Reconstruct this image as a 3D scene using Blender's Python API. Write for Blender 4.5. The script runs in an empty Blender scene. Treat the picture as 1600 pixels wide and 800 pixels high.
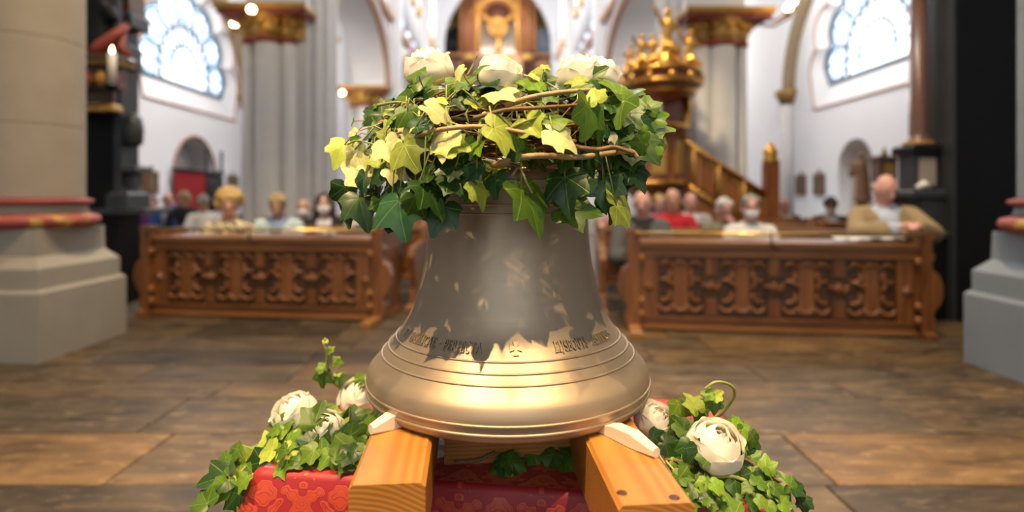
import bpy, bmesh, math, random
from mathutils import Vector, Matrix, Euler, noise
random.seed(7)
R = math.radians
S, C_, PI = math.sin, math.cos, math.pi
scene = bpy.context.scene
col = scene.collection

# ------------------------------------------------------------------ camera, world, lights, exposure
CAM_H, F_PX, HX, HY = 1.12, 1600 * 20 / 36, 800.0, 305.0
cam_d = bpy.data.cameras.new('camera')
cam_d.lens, cam_d.sensor_width, cam_d.clip_start, cam_d.clip_end = 20, 36, .05, 200
cam_d.shift_y = -(400 - HY) / 1600
cam_d.dof.use_dof, cam_d.dof.focus_distance, cam_d.dof.aperture_fstop = True, .93, 1.6
cam = bpy.data.objects.new('camera', cam_d)
cam.location, cam.rotation_euler = (0, 0, CAM_H), (R(90), 0, 0)
col.objects.link(cam)
scene.camera = cam

world = bpy.data.worlds.new('daylight')
world.use_nodes = True
scene.world = world
bg = world.node_tree.nodes['Background']
bg.inputs[0].default_value = (.90, .95, 1.0, 1)
bg.inputs[1].default_value = .17

def spot(name, loc, target, power, color, angle, blend=.6, size=.05):
    d = bpy.data.lights.new(name, 'SPOT')
    d.energy, d.color, d.spot_size, d.spot_blend, d.shadow_soft_size = power, color, R(angle), blend, size
    o = bpy.data.objects.new(name, d)
    o.location = loc
    o.rotation_euler = (Vector(target) - Vector(loc)).to_track_quat('-Z', 'Y').to_euler()
    col.objects.link(o)
    return o
WARM = (1.0, .70, .38)
spot('choir_spotlight', (-1.7, -.7, 6.0), (-.05, 1.15, .85), 1500, WARM, 46, .7, .04)
spot('choir_spotlight', (1.5, -.9, 6.2), (.05, 1.15, .85), 1050, WARM, 46, .7, .04)
spot('choir_spotlight', (.15, -.4, 6.5), (0, 1.15, .85), 620, WARM, 40, .7, .04)
spot('crossing_spotlight', (-1.0, 1.2, 8.0), (-2.2, 4.0, 0), 1000, WARM, 62, .9, .2)
spot('crossing_spotlight', (1.0, 1.2, 8.0), (2.0, 3.6, 0), 800, WARM, 62, .9, .2)
spot('nave_spotlight', (-1.2, 3.0, 8.5), (-2.4, 6.2, .8), 900, (1, .80, .56), 44, .8, .2)
spot('nave_spotlight', (1.5, 2.8, 8.5), (2.3, 5.8, .8), 900, (1, .80, .56), 44, .8, .2)
spot('pulpit_spotlight', (0, 5.2, 8.0), (2.2, 8.3, 2.6), 1100, (1, .78, .48), 26, .8, .2)
spot('organ_spotlight', (-.5, 18, 11), (-.7, 29, 9.5), 3600, (1, .72, .46), 22, .6, .3)
def fill_light(name, loc, power, color, size=.4):  # bare point light added as fill, no fixture modelled
    d = bpy.data.lights.new(name, 'POINT'); d.energy, d.color, d.shadow_soft_size = power, color, size
    o = bpy.data.objects.new(name, d); o.location = loc; col.objects.link(o)
for y in (13, 19, 25): fill_light('nave_fill', (-.02 * y, y, 8.5), 430, (1, .96, .92))  # added fill to brighten the far nave
fill_light('crossing_fill', (0, 4.6, 9.5), 560, (1, .88, .72), .5)  # added fill for the pier fronts, pews and people
for x in (-5.4, 5.4):  # added fill that lifts the aisle walls
    fill_light('aisle_fill', (x, 11.2, 6.2), 330, (1, .95, .90))
    fill_light('aisle_fill', (x, 20, 6.0), 400, (1, .95, .90))

scene.view_settings.view_transform = 'Standard'
scene.view_settings.look = 'None'
scene.view_settings.gamma = 1
scene.view_settings.use_curve_mapping = False
scene.view_settings.exposure = .55

# ------------------------------------------------------------------ helpers
def at(px, py, d):
    return Vector(((px - HX) / F_PX * d, d, CAM_H - (py - HY) / F_PX * d))
def tag(o, label, cat, group=None):
    o['label'], o['category'] = label, cat
    if group: o['group'] = group
    return o
def structure(o, label=None):
    o['kind'] = 'structure'
    if label: o['label'] = label
    return o
def empty(name, loc=(0, 0, 0), rz=0, parent=None):
    o = bpy.data.objects.new(name, None)
    o.empty_display_size = .1
    o.location, o.rotation_euler = loc, (0, 0, rz)
    col.objects.link(o)
    if parent: o.parent = parent
    return o
def link(name, me, parent=None, mat=None, loc=None, rot=None, scale=None):
    o = bpy.data.objects.new(name, me)
    col.objects.link(o)
    if mat is not None and not me.materials: me.materials.append(mat)
    if parent: o.parent = parent
    if loc is not None: o.location = loc
    if rot is not None: o.rotation_euler = rot
    if scale is not None: o.scale = scale if hasattr(scale, '__len__') else (scale,) * 3
    return o

class MB:
    def __init__(self): self.v, self.f, self.s = [], [], []
    def add(self, vs, fs, smooth=False):
        b = len(self.v)
        self.v += [tuple(p) for p in vs]
        self.f += [tuple(i + b for i in f) for f in fs]
        self.s += [smooth] * len(fs)
        return self
    def box(self, x0, y0, z0, x1, y1, z1):
        v = [(x, y, z) for z in (z0, z1) for y in (y0, y1) for x in (x0, x1)]
        return self.add(v, [(0, 2, 3, 1), (4, 5, 7, 6), (0, 1, 5, 4), (2, 6, 7, 3), (0, 4, 6, 2), (1, 3, 7, 5)])
    def bbox(self, x0, y0, z0, x1, y1, z1, b=.006):
        # box with chamfered vertical/top edges
        return self.frust([(x0, y0), (x1, y0), (x1, y1), (x0, y1)], [(z0, 0), (z1 - b, 0), (z1, b)])
    def frust(self, poly, levels):
        # polygon (ccw) lofted through (z, inset) levels
        n = len(poly); cx = sum(p[0] for p in poly) / n; cy = sum(p[1] for p in poly) / n
        vs = []
        for z, ins in levels:
            for (x, y) in poly:
                dx, dy = x - cx, y - cy
                m = max(abs(dx), abs(dy), 1e-6)
                k = 1 - ins / m
                vs.append((cx + dx * k, cy + dy * k, z))
        fs = [tuple(range(n))[::-1], tuple(range((len(levels) - 1) * n, len(levels) * n))]
        for l in range(len(levels) - 1):
            for i in range(n):
                j = (i + 1) % n
                fs.append((l * n + i, l * n + j, (l + 1) * n + j, (l + 1) * n + i))
        return self.add(vs, fs)
    def lathe(self, prof, n=32, center=(0, 0), smooth=True, a0=0., a1=2 * PI, cap=True):
        full = abs(a1 - a0 - 2 * PI) < 1e-6
        m = n if full else n + 1
        vs = [(center[0] + r * C_(a0 + (a1 - a0) * k / n), center[1] + r * S(a0 + (a1 - a0) * k / n), z) for (r, z) in prof for k in range(m)]
        fs = []
        for i in range(len(prof) - 1):
            for k in range(n):
                j = (k + 1) % m
                fs.append((i * m + k, i * m + j, (i + 1) * m + j, (i + 1) * m + k))
        self.add(vs, fs, smooth)
        if cap and full:
            b = len(self.v) - len(vs)
            for row, rev in ((0, True), (len(prof) - 1, False)):
                if prof[row][0] > 1e-5:
                    ring = tuple(b + row * m + k for k in range(m))
                    self.f.append(ring[::-1] if rev else ring); self.s.append(False)
        return self
    def tube(self, pts, r, n=8, closed=False):
        pts = [Vector(p) for p in pts]; N = len(pts)
        rs = r if hasattr(r, '__len__') else [r] * N
        vs = []; up = None
        for i, p in enumerate(pts):
            if closed: t = pts[(i + 1) % N] - pts[i - 1]
            else: t = pts[min(i + 1, N - 1)] - pts[max(i - 1, 0)]
            if t.length < 1e-9: t = Vector((0, 0, 1))
            t.normalize()
            if up is None: up = Vector((0, 0, 1)) if abs(t.z) < .9 else Vector((1, 0, 0))
            a = up - t * up.dot(t)
            if a.length < 1e-6: a = t.orthogonal()
            a.normalize(); up = a; b = t.cross(a)
            for k in range(n):
                q = 2 * PI * k / n
                vs.append(p + (a * C_(q) + b * S(q)) * rs[i])
        fs = []
        for i in range(N if closed else N - 1):
            i2 = (i + 1) % N
            for k in range(n):
                j = (k + 1) % n
                fs.append((i * n + k, i * n + j, i2 * n + j, i2 * n + k))
        if not closed: fs += [tuple(range(n))[::-1], tuple(range((N - 1) * n, N * n))]
        return self.add(vs, fs, True)
    def ball(self, c, r, n=12, m=8):
        r = r if hasattr(r, '__len__') else (r, r, r)
        vs = [(c[0], c[1], c[2] - r[2])]
        for i in range(1, m):
            a = -PI / 2 + PI * i / m
            vs += [(c[0] + r[0] * C_(a) * C_(2 * PI * k / n), c[1] + r[1] * C_(a) * S(2 * PI * k / n), c[2] + r[2] * S(a)) for k in range(n)]
        vs.append((c[0], c[1], c[2] + r[2])); L = len(vs) - 1
        fs = [(0, 1 + (k + 1) % n, 1 + k) for k in range(n)]
        for i in range(m - 2):
            fs += [(1 + i * n + k, 1 + i * n + (k + 1) % n, 1 + (i + 1) * n + (k + 1) % n, 1 + (i + 1) * n + k) for k in range(n)]
        fs += [(L, 1 + (m - 2) * n + k, 1 + (m - 2) * n + (k + 1) % n) for k in range(n)]
        return self.add(vs, fs, True)
    def prism(self, poly, depth, frame):
        # poly: 2-D outline (ccw), frame: (origin, ux, uy, un); extruded by depth along un; ear-free n-gon caps
        o, ux, uy, un = [Vector(q) for q in frame]; n = len(poly)
        vs = [o + ux * x + uy * y for x, y in poly] + [o + ux * x + uy * y + un * depth for x, y in poly]
        fs = [tuple(range(n))[::-1], tuple(range(n, 2 * n))] + [(i, (i + 1) % n, n + (i + 1) % n, n + i) for i in range(n)]
        return self.add(vs, fs)
    def mesh(self, name, mat=None):
        me = bpy.data.meshes.new(name)
        me.from_pydata(self.v, [], self.f)
        me.polygons.foreach_set('use_smooth', self.s)
        if mat is not None: me.materials.append(mat)
        me.validate(); me.update()
        return me
    def build(self, name, mat, parent=None, loc=None, rot=None):
        return link(name, self.mesh(name, mat), parent, None, loc, rot)

def fix_normals(me):
    bm = bmesh.new(); bm.from_mesh(me)
    bmesh.ops.recalc_face_normals(bm, faces=bm.faces[:])
    bm.to_mesh(me); bm.free()

def sheet_with_holes(name, outer, holes, thick, frame, mat, parent=None):
    """flat wall with openings: outlines in the plane (ux, uy), solid along un"""
    cu = bpy.data.curves.new(name + '_outline', 'CURVE')
    cu.dimensions, cu.fill_mode, cu.extrude = '2D', 'BOTH', thick / 2
    for pl in [outer] + holes:
        sp = cu.splines.new('POLY'); sp.points.add(len(pl) - 1)
        for q, (x, y) in zip(sp.points, pl): q.co = (x, y, 0, 1)
        sp.use_cyclic_u = True
    tmp = bpy.data.objects.new('tmp', cu); col.objects.link(tmp)
    dg = bpy.context.evaluated_depsgraph_get()
    me = bpy.data.meshes.new_from_object(tmp.evaluated_get(dg))
    bpy.data.objects.remove(tmp); bpy.data.curves.remove(cu)
    o, ux, uy, un = [Vector(q) for q in frame]
    for v in me.vertices:
        v.co = o + ux * v.co.x + uy * v.co.y + un * (v.co.z + thick / 2)
    me.name = name; me.materials.clear(); me.materials.append(mat)
    fix_normals(me)
    return link(name, me, parent)

def remesh_capsules(name, caps, voxel, mat, smooth=4):
    """one continuous surface grown over tapered capsules (p, q, rp, rq) and balls (c, (rx,ry,rz))"""
    mb = MB()
    for c in caps:
        if len(c) == 2: mb.ball(c[0], c[1], 14, 10)
        else:
            p, q, a, b = c; p, q = Vector(p), Vector(q); d = q - p
            n = 5
            mb.tube([p + d * (i / n) for i in range(n + 1)], [a + (b - a) * i / n for i in range(n + 1)], 12)
            mb.ball(p, a, 12, 8).ball(q, b, 12, 8)
    me = mb.mesh(name)
    tmp = bpy.data.objects.new('tmp', me); col.objects.link(tmp)
    m = tmp.modifiers.new('r', 'REMESH'); m.mode, m.voxel_size = 'VOXEL', voxel
    if smooth:
        m2 = tmp.modifiers.new('s', 'SMOOTH'); m2.factor, m2.iterations = .5, smooth
    dg = bpy.context.evaluated_depsgraph_get()
    out = bpy.data.meshes.new_from_object(tmp.evaluated_get(dg))
    bpy.data.objects.remove(tmp); bpy.data.meshes.remove(me)
    out.name = name
    out.polygons.foreach_set('use_smooth', [True] * len(out.polygons))
    out.materials.clear()
    if mat is not None: out.materials.append(mat)
    return out

# ------------------------------------------------------------------ materials
def nodes(name):
    m = bpy.data.materials.new(name); m.use_nodes = True
    nt = m.node_tree
    return m, nt, nt.nodes['Principled BSDF']
def N(nt, kind, **kw):
    n = nt.nodes.new(kind)
    for k, v in kw.items(): setattr(n, k, v)
    return n
def mathn(nt, op, a, b=None, c=None):
    n = N(nt, 'ShaderNodeMath', operation=op)
    for i, q in enumerate((a, b, c)):
        if q is None: continue
        if isinstance(q, (int, float)): n.inputs[i].default_value = q
        else: nt.links.new(q, n.inputs[i])
    return n.outputs[0]
def mixc(nt, fac, a, b):
    n = N(nt, 'ShaderNodeMix', data_type='RGBA')
    for sock, q in ((n.inputs[0], fac), (n.inputs[6], a), (n.inputs[7], b)):
        if isinstance(q, (int, float)): sock.default_value = q
        elif isinstance(q, tuple): sock.default_value = (*q[:3], 1)
        else: nt.links.new(q, sock)
    return n.outputs[2]
def srgb(r, g, b):
    return tuple(((c / 255) / 12.92 if c / 255 <= .04045 else ((c / 255 + .055) / 1.055) ** 2.4) for c in (r, g, b))
def simple(name, c, rough=.6, metal=0., c2=None, scale=6., stretch=(1, 1, 1), bump=0., detail=4, coat=0., emit=0., spec=.5):
    m, nt, p = nodes(name)
    c2 = c2 or tuple(q * .78 for q in c)
    tc = N(nt, 'ShaderNodeTexCoord'); mp = N(nt, 'ShaderNodeMapping')
    mp.inputs['Scale'].default_value = stretch
    nt.links.new(tc.outputs['Object'], mp.inputs[0])
    nz = N(nt, 'ShaderNodeTexNoise'); nz.inputs['Scale'].default_value = scale; nz.inputs['Detail'].default_value = detail
    nt.links.new(mp.outputs[0], nz.inputs['Vector'])
    nt.links.new(mixc(nt, nz.outputs[0], c2, c), p.inputs['Base Color'])
    p.inputs['Roughness'].default_value = rough; p.inputs['Metallic'].default_value = metal
    p.inputs['Coat Weight'].default_value = coat; p.inputs['Specular IOR Level'].default_value = spec
    if bump:
        b = N(nt, 'ShaderNodeBump'); b.inputs['Strength'].default_value = bump; b.inputs['Distance'].default_value = .01
        nt.links.new(nz.outputs[0], b.inputs['Height']); nt.links.new(b.outputs[0], p.inputs['Normal'])
    if emit:
        p.inputs['Emission Color'].default_value = (*c, 1); p.inputs['Emission Strength'].default_value = emit
    return m
def wood(name, c, c2, rough=.45, axis=0, scale=3., ring=14., coat=0.):
    m, nt, p = nodes(name)
    tc = N(nt, 'ShaderNodeTexCoord'); mp = N(nt, 'ShaderNodeMapping')
    s = [ring] * 3; s[axis] = scale * .35
    mp.inputs['Scale'].default_value = s
    nt.links.new(tc.outputs['Object'], mp.inputs[0])
    nz = N(nt, 'ShaderNodeTexNoise'); nz.inputs['Scale'].default_value = 1.6; nz.inputs['Detail'].default_value = 6; nz.inputs['Distortion'].default_value = .6
    nt.links.new(mp.outputs[0], nz.inputs['Vector'])
    rp = N(nt, 'ShaderNodeValToRGB'); rp.color_ramp.elements[0].position = .32; rp.color_ramp.elements[1].position = .68
    rp.color_ramp.elements[0].color = (*c2, 1); rp.color_ramp.elements[1].color = (*c, 1)
    nt.links.new(nz.outputs[0], rp.inputs[0]); nt.links.new(rp.outputs[0], p.inputs['Base Color'])
    p.inputs['Roughness'].default_value = rough; p.inputs['Coat Weight'].default_value = coat
    b = N(nt, 'ShaderNodeBump'); b.inputs['Strength'].default_value = .25; b.inputs['Distance'].default_value = .004
    nt.links.new(nz.outputs[0], b.inputs['Height']); nt.links.new(b.outputs[0], p.inputs['Normal'])
    return m
M = {}
M['plaster'] = simple('white_plaster', (.74, .74, .76), .9, c2=(.69, .69, .71), scale=2)
M['plaster_warm'] = simple('cream_plaster', (.66, .55, .38), .9, scale=2)
M['stone'] = simple('grey_pier_stone', (.60, .58, .56), .85, c2=(.52, .50, .49), scale=3, stretch=(1, 1, 2.5), bump=.15)
M['stone_beige'] = simple('beige_column_stone', (.37, .315, .24), .85, c2=(.29, .245, .185), scale=5, bump=.2)
M['stone_base'] = simple('grey_base_stone', (.36, .32, .255), .8, c2=(.28, .25, .20), scale=4, bump=.15)
M['stone_blue'] = simple('blue_grey_base_stone', (.27, .31, .34), .8, c2=(.22, .26, .29), scale=4, bump=.15)
M['joint'] = simple('mortar_joint', (.40, .37, .32), .95)
M['red_paint'] = simple('red_painted_ring', (.30, .045, .035), .6, c2=(.20, .05, .03), scale=12)
M['gold'] = simple('gilding', (.75, .43, .10), .32, 1.0, c2=(.45, .22, .05), scale=14, bump=.3)
M['gold_paint'] = simple('gold_painted_leafwork', (.58, .36, .08), .5, .3, c2=(.28, .14, .03), scale=18, bump=.4)
M['brass'] = simple('polished_brass', (.78, .52, .16), .28, 1.0, scale=3)
M['oak'] = wood('carved_oak', (.26, .100, .026), (.11, .036, .009), .4, 0, 3, 16, .15)
M['oak_v'] = wood('carved_oak_upright', (.26, .100, .026), (.11, .036, .009), .4, 2, 3, 16, .15)
M['oak_dark'] = wood('dark_carved_oak', (.105, .042, .013), (.045, .018, .006), .42, 0, 3, 14, .1)
M['oak_light'] = wood('honey_oak', (.36, .155, .042), (.22, .085, .022), .45, 0, 3, 12)
M['black_marble'] = simple('black_marble', (.006, .006, .007), .5, c2=(.003, .003, .004), scale=3, spec=.2)
M['charcoal'] = simple('charcoal_marble', (.034, .040, .046), .45, c2=(.020, .024, .028), scale=4)
M['red_marble'] = simple('red_brown_marble', (.16, .075, .055), .3, c2=(.09, .05, .04), scale=9)
M['black_iron'] = simple('black_iron', (.012, .012, .013), .45, .6)
M['curtain'] = simple('red_curtain_cloth', (.33, .012, .016), .85, scale=6)
M['white'] = simple('white_paper', (.80, .80, .78), .8, c2=(.74, .74, .72))
M['wax'] = simple('white_wax', (.82, .80, .74), .5, c2=(.78, .75, .68))
M['pane'] = None
# ------------------------------------------------------------------ floor of stone slabs
def slab_mat(name, c, c2, c3):
    m, nt, p = nodes(name)
    tc = N(nt, 'ShaderNodeTexCoord'); oi = N(nt, 'ShaderNodeObjectInfo')
    add = N(nt, 'ShaderNodeVectorMath', operation='ADD'); sc_ = N(nt, 'ShaderNodeVectorMath', operation='SCALE')
    nt.links.new(oi.outputs['Location'], sc_.inputs[0]); sc_.inputs['Scale'].default_value = 3.7
    nt.links.new(tc.outputs['Object'], add.inputs[0]); nt.links.new(sc_.outputs[0], add.inputs[1])
    mp = N(nt, 'ShaderNodeMapping'); mp.inputs['Rotation'].default_value = (0, 0, R(35)); mp.inputs['Scale'].default_value = (1, 3.2, 1)
    nt.links.new(add.outputs[0], mp.inputs[0])
    n1 = N(nt, 'ShaderNodeTexNoise'); n1.inputs['Scale'].default_value = 2.6; n1.inputs['Detail'].default_value = 9; n1.inputs['Roughness'].default_value = .62; n1.inputs['Distortion'].default_value = .5
    n2 = N(nt, 'ShaderNodeTexNoise'); n2.inputs['Scale'].default_value = 7; n2.inputs['Detail'].default_value = 9; n2.inputs['Roughness'].default_value = .7
    for n in (n1, n2): nt.links.new(mp.outputs[0], n.inputs['Vector'])
    r1 = N(nt, 'ShaderNodeMapRange'); r1.inputs[1].default_value = .34; r1.inputs[2].default_value = .66; nt.links.new(n1.outputs[0], r1.inputs[0])
    a = mixc(nt, r1.outputs[0], c2, c)
    r2 = N(nt, 'ShaderNodeMapRange'); r2.inputs[1].default_value = .54; r2.inputs[2].default_value = .70
    nt.links.new(n2.outputs[0], r2.inputs[0])
    nt.links.new(mixc(nt, mathn(nt, 'MULTIPLY', r2.outputs[0], .75), a, c3), p.inputs['Base Color'])
    rr = N(nt, 'ShaderNodeMapRange'); rr.inputs[3].default_value = .36; rr.inputs[4].default_value = .62; p.inputs['Specular IOR Level'].default_value = .25
    nt.links.new(n1.outputs[0], rr.inputs[0]); nt.links.new(rr.outputs[0], p.inputs['Roughness'])
    b = N(nt, 'ShaderNodeBump'); b.inputs['Strength'].default_value = .25; b.inputs['Distance'].default_value = .006
    nt.links.new(n1.outputs[0], b.inputs['Height']); nt.links.new(b.outputs[0], p.inputs['Normal'])
    return m
slab_m = [slab_mat('slab_grey_brown', (.150, .098, .050), (.034, .023, .012), (.30, .22, .13)),
          slab_mat('slab_tan', (.20, .118, .050), (.070, .042, .018), (.36, .235, .12)),
          slab_mat('slab_dark', (.066, .048, .030), (.022, .017, .012), (.17, .125, .08)),
          slab_mat('slab_grey', (.120, .084, .048), (.030, .022, .013), (.27, .20, .125))]
M['mortar'] = simple('floor_mortar', (.06, .052, .042), .9)
M['far_floor'] = simple('far_floor_stone', (.16, .13, .10), .5, c2=(.08, .065, .05), scale=1.2)
floor = structure(MB().box(-9, -10, -.3, 9, 32, -.012).build('floor', M['mortar']), 'church floor of long worn grey and brown stone slabs')
rng = random.Random(3)
rows = [.35, .95, 1.5, 1.85, 2.2, 2.68, 3.14, 3.41, 3.76, 4.11, 4.5, 4.95, 5.4, 5.9, 6.5, 7.1]
slab_cache = {}
for i in range(len(rows) - 1):
    y0, y1 = rows[i], rows[i + 1]
    x = -5.8 + rng.random() * .6
    base = [1, 0, 1, 2, 1, 3, 0, 3, 0, 3, 0, 3, 3, 0, 3][i]
    while x < 5.6:
        w = rng.choice((.7, .95, 1.2, 1.45))
        k = base if rng.random() < .62 else rng.choice((0, 1, 3, 0, 3, 2))
        if i in (10, 11) and -2.9 < x + w / 2 < -1.6: k = 2
        if i == 10 and .3 < x + w / 2 < 1.6: k = 1
        key = (w, round(y1 - y0, 3), k)
        if key not in slab_cache:
            hw, hd = w / 2 - .004, (y1 - y0) / 2 - .004
            slab_cache[key] = MB().frust([(-hw, -hd), (hw, -hd), (hw, hd), (-hw, hd)], [(-.03, 0), (-.004, 0), (0, .004)]).mesh('slab', slab_m[k])
        link('slab', slab_cache[key], floor, None, (x + w / 2, (y0 + y1) / 2, rng.uniform(-.002, .001)), (0, 0, 0))
        x += w
MB().box(-9, 7.1, -.02, 9, 32, -.002).build('far_paving', M['far_floor'], floor)

# ------------------------------------------------------------------ stained glass
def glass_mat(name, c1, c2, strength, scale):
    m, nt, p = nodes(name)
    tc = N(nt, 'ShaderNodeTexCoord')
    v = N(nt, 'ShaderNodeTexVoronoi'); v.inputs['Scale'].default_value = scale
    nt.links.new(tc.outputs['Object'], v.inputs['Vector'])
    f = N(nt, 'ShaderNodeMapRange'); f.inputs[1].default_value = .2; f.inputs[2].default_value = .9
    sp = N(nt, 'ShaderNodeSeparateColor'); nt.links.new(v.outputs['Color'], sp.inputs[0])
    nt.links.new(sp.outputs[0], f.inputs[0])
    cc = mixc(nt, f.outputs[0], c1, c2)
    nt.links.new(cc, p.inputs['Emission Color']); p.inputs['Emission Strength'].default_value = strength
    nt.links.new(cc, p.inputs['Base Color']); p.inputs['Roughness'].default_value = .2
    return m
M['pane'] = glass_mat('daylit_stained_glass', (.95, .97, 1.0), (.62, .80, 1.0), 1.25, 3.2)
M['pane_blue'] = glass_mat('daylit_blue_border_glass', (.30, .52, .85), (.62, .78, .95), .75, 7)
M['pane_small'] = glass_mat('daylit_clerestory_glass', (.45, .62, .95), (.75, .86, 1.0), .8, 2.5)
M['lead'] = simple('window_lead', (.16, .20, .25), .6)

def fan_outline(cy, cz, half, n=120, flat=None):
    """fan window outline: lobes set round a half circle over a flat sill"""
    lob = []
    for k in range(7):
        a = PI * (k + .0) / 6
        lob.append((C_(a) * half * .76, S(a) * half * .80, half * .27))
    pts = []
    for i in range(n + 1):
        a = PI * i / n
        d = (C_(a), S(a)); best = half * .55
        for lx, lz, r in lob:
            b = lx * d[0] + lz * d[1]; c = lx * lx + lz * lz - r * r
            disc = b * b - c
            if disc > 0: best = max(best, b + math.sqrt(disc))
        pts.append((cy + d[0] * best, cz + d[1] * best))
    lo = -half * .22 if flat is None else flat
    w = half * .93
    return pts + [(cy - w, cz + lo), (cy + w, cz + lo)]

def fan_window(name, side, X, cy, cz, half, label):
    """side -1: left aisle wall, +1: right; splayed reveal, glass, leads"""
    root = structure(empty(name, (X, cy, 0)), label)
    inner = fan_outline(0, cz, half); outer = fan_outline(0, cz - .06, half * 1.17, flat=-half * .50)
    n = len(inner); dep = .24 * side
    mb = MB()
    mb.add([(.0, a, b) for a, b in outer] + [(dep, a, b) for a, b in inner], [(i, (i + 1) % n, n + (i + 1) % n, n + i) for i in range(n)])
    mb.build('reveal', M['plaster'], root)
    MB().tube([(-.012 * side, a, b) for a, b in outer], .028, 6, True).build('painted_border', M['border'], root)
    # panes: centre fan, ring of petals, blue border
    pane = MB().add([(dep, a, b) for a, b in inner] + [(dep + .02 * side, a, b) for a, b in inner],
                    [tuple(range(n)), tuple(range(n, 2 * n))[::-1]]).mesh('pane', M['pane'])
    link('pane', pane, root)
    # blue border panes in each lobe
    for k in range(7):
        a = PI * k / 6
        c = Vector((dep - .02 * side, C_(a) * half * .80, cz + S(a) * half * .84))
        q = MB(); rr = half * .22; vs = [c + Vector((0, C_(t) * rr, S(t) * rr)) for t in [2 * PI * i / 20 for i in range(20)]]
        inn = [c + Vector((0, C_(t) * rr * .55, S(t) * rr * .55)) for t in [2 * PI * i / 20 for i in range(20)]]
        q.add(vs + inn, [(i, (i + 1) % 20, 20 + (i + 1) % 20, 20 + i) for i in range(20)])
        if k in ((0, 1, 2, 3, 4, 5, 6)): q.build('border_pane', M['pane_blue'], root)
    def lead(pts, r, closed=False): MB().tube([(dep - .035 * side, a, b) for a, b in pts], r, 5, closed).build('lead', M['lead'], root)
    lead(inner, .05, True)
    for r0 in (.30, .56):
        lead([(C_(t) * half * r0, cz + S(t) * half * r0) for t in [PI * i / 24 for i in range(-3, 28)]], .034)
    for k in range(13):
        a = PI * k / 12
        lead([(C_(a) * half * .30, cz + S(a) * half * .30), (C_(a) * half * (.98 if k % 2 == 0 else .80), cz + S(a) * half * (.98 if k % 2 == 0 else .80))], .026)
    for k in range(7):
        a = PI * k / 6
        lead([(C_(a) * half * .76 + C_(t) * half * .21, cz + S(a) * half * .80 + S(t) * half * .21) for t in [2 * PI * i / 18 for i in range(18)]], .026, True)
    return root, outer
M['border'] = simple('painted_wall_border', (.46, .26, .17), .9)
M['rope'] = simple('painted_rib_stone', (.33, .25, .15), .85, c2=(.16, .11, .06), scale=26, bump=.5)
M['rib_gold'] = simple('gilded_capital_paint', (.42, .25, .07), .5, .2, c2=(.2, .1, .03), scale=20, bump=.4)

AX = 7.2
win = {}
for side, name, cy, cz, half, lab in ((-1, 'window_1', 12.9, 3.95, 1.68, 'fan-shaped lobed stained-glass window in the left aisle wall'),
                                      (1, 'window_2', 11.55, 4.12, 1.82, 'fan-shaped lobed stained-glass window in the right aisle wall')):
    root, outer = fan_window(name, side, side * AX, cy, cz, half, lab)
    win[side] = [(a + cy, b) for a, b in outer]
def arch_pts(y0, y1, z0, zs, n=16):
    c, r = (y0 + y1) / 2, (y1 - y0) / 2
    return [(y0, z0)] + [(c - r * C_(PI * i / n), zs + r * S(PI * i / n)) for i in range(n + 1)] + [(y1, z0)]
# left doorway hole and right statue niche hole, both arched
dl = at(265, 300, 889 * AX / 535).y, at(340, 300, 889 * AX / 460).y
door_hole = arch_pts(dl[0] + .12, dl[1] - .15, .02, 1.62)
nr = 889 * AX / 565, 889 * AX / 510
niche_hole = arch_pts(nr[0], nr[1], .35, 1.70)
def aisle_wall(side, hole):
    f = ((side * AX, 0, 0), (0, 1, 0), (0, 0, 1), (side, 0, 0))
    return structure(sheet_with_holes('wall_left' if side < 0 else 'wall_right', [(5.2, -.02), (30, -.02), (30, 9), (5.2, 9)], [win[side], hole], .5, f, M['plaster']),
                     'white plastered %s aisle wall' % ('left' if side < 0 else 'right'))
wl, wr = aisle_wall(-1, door_hole), aisle_wall(1, niche_hole)
# painted outline round the left doorway arch, curved back of the right niche
MB().tube([(-AX + .015, a, b) for a, b in door_hole], .03, 6).build('painted_border', M['border'], wl)
MB().box(-AX - .62, dl[0] - .2, 0, -AX - .5, dl[1] + .2, 2.8).build('doorway_back', simple('grey_doorway_stone', (.55, .53, .52), .9), wl)  # plain grey stone behind the door arch
MB().lathe([(.63, .3), (.63, 1.7), (.55, 2.0), (.32, 2.24), (.01, 2.33)], 20, (AX + .12, sum(nr) / 2), True, -PI / 2, PI / 2, False).build('niche_back', simple('warm_niche_plaster', (.70, .62, .55), .9), wr)
MB().box(AX + .02, nr[1] - .1, .2, AX + .9, nr[0] + .1, .34).build('niche_sill', M['plaster'], wr)
# wall ribs (rope moulded) with capital and respond shaft
def wall_rib(side, cy, zs, rad, label):
    t = empty('wall_rib', (side * (AX - .02), cy, 0))
    tag(t, label, 'rib')
    pts = [(-side * .08, rad * C_(a), zs + rad * S(a)) for a in [PI * i / 40 for i in range(41)]]
    MB().tube(pts, .16, 10).build('rope_moulding', M['rope'], t)
    pts = [(-side * .02, (rad + .24) * C_(a), zs + (rad + .24) * S(a)) for a in [PI * i / 40 for i in range(41)]]
    MB().tube(pts, .10, 8).build('outer_moulding', M['plaster_warm'], t)
    for sy in (-1, 1):
        MB().lathe([(.15, zs - .02), (.16, zs - .3), (.24, zs - .12), (.30, zs - .06), (.30, zs + .06)], 14, (-side * .10, sy * (rad + .05))).build('capital', M['rib_gold'], t)
        MB().lathe([(.14, 0), (.14, zs - .28)], 14, (-side * .10, sy * (rad + .05))).build('respond_shaft', M['stone'], t)
wall_rib(-1, 12.75, 3.72, 2.42, 'rope-moulded wall arch around the left aisle window')
wall_rib(1, 11.75, 3.75, 2.85, 'rope-moulded wall arch around the right aisle window')

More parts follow.
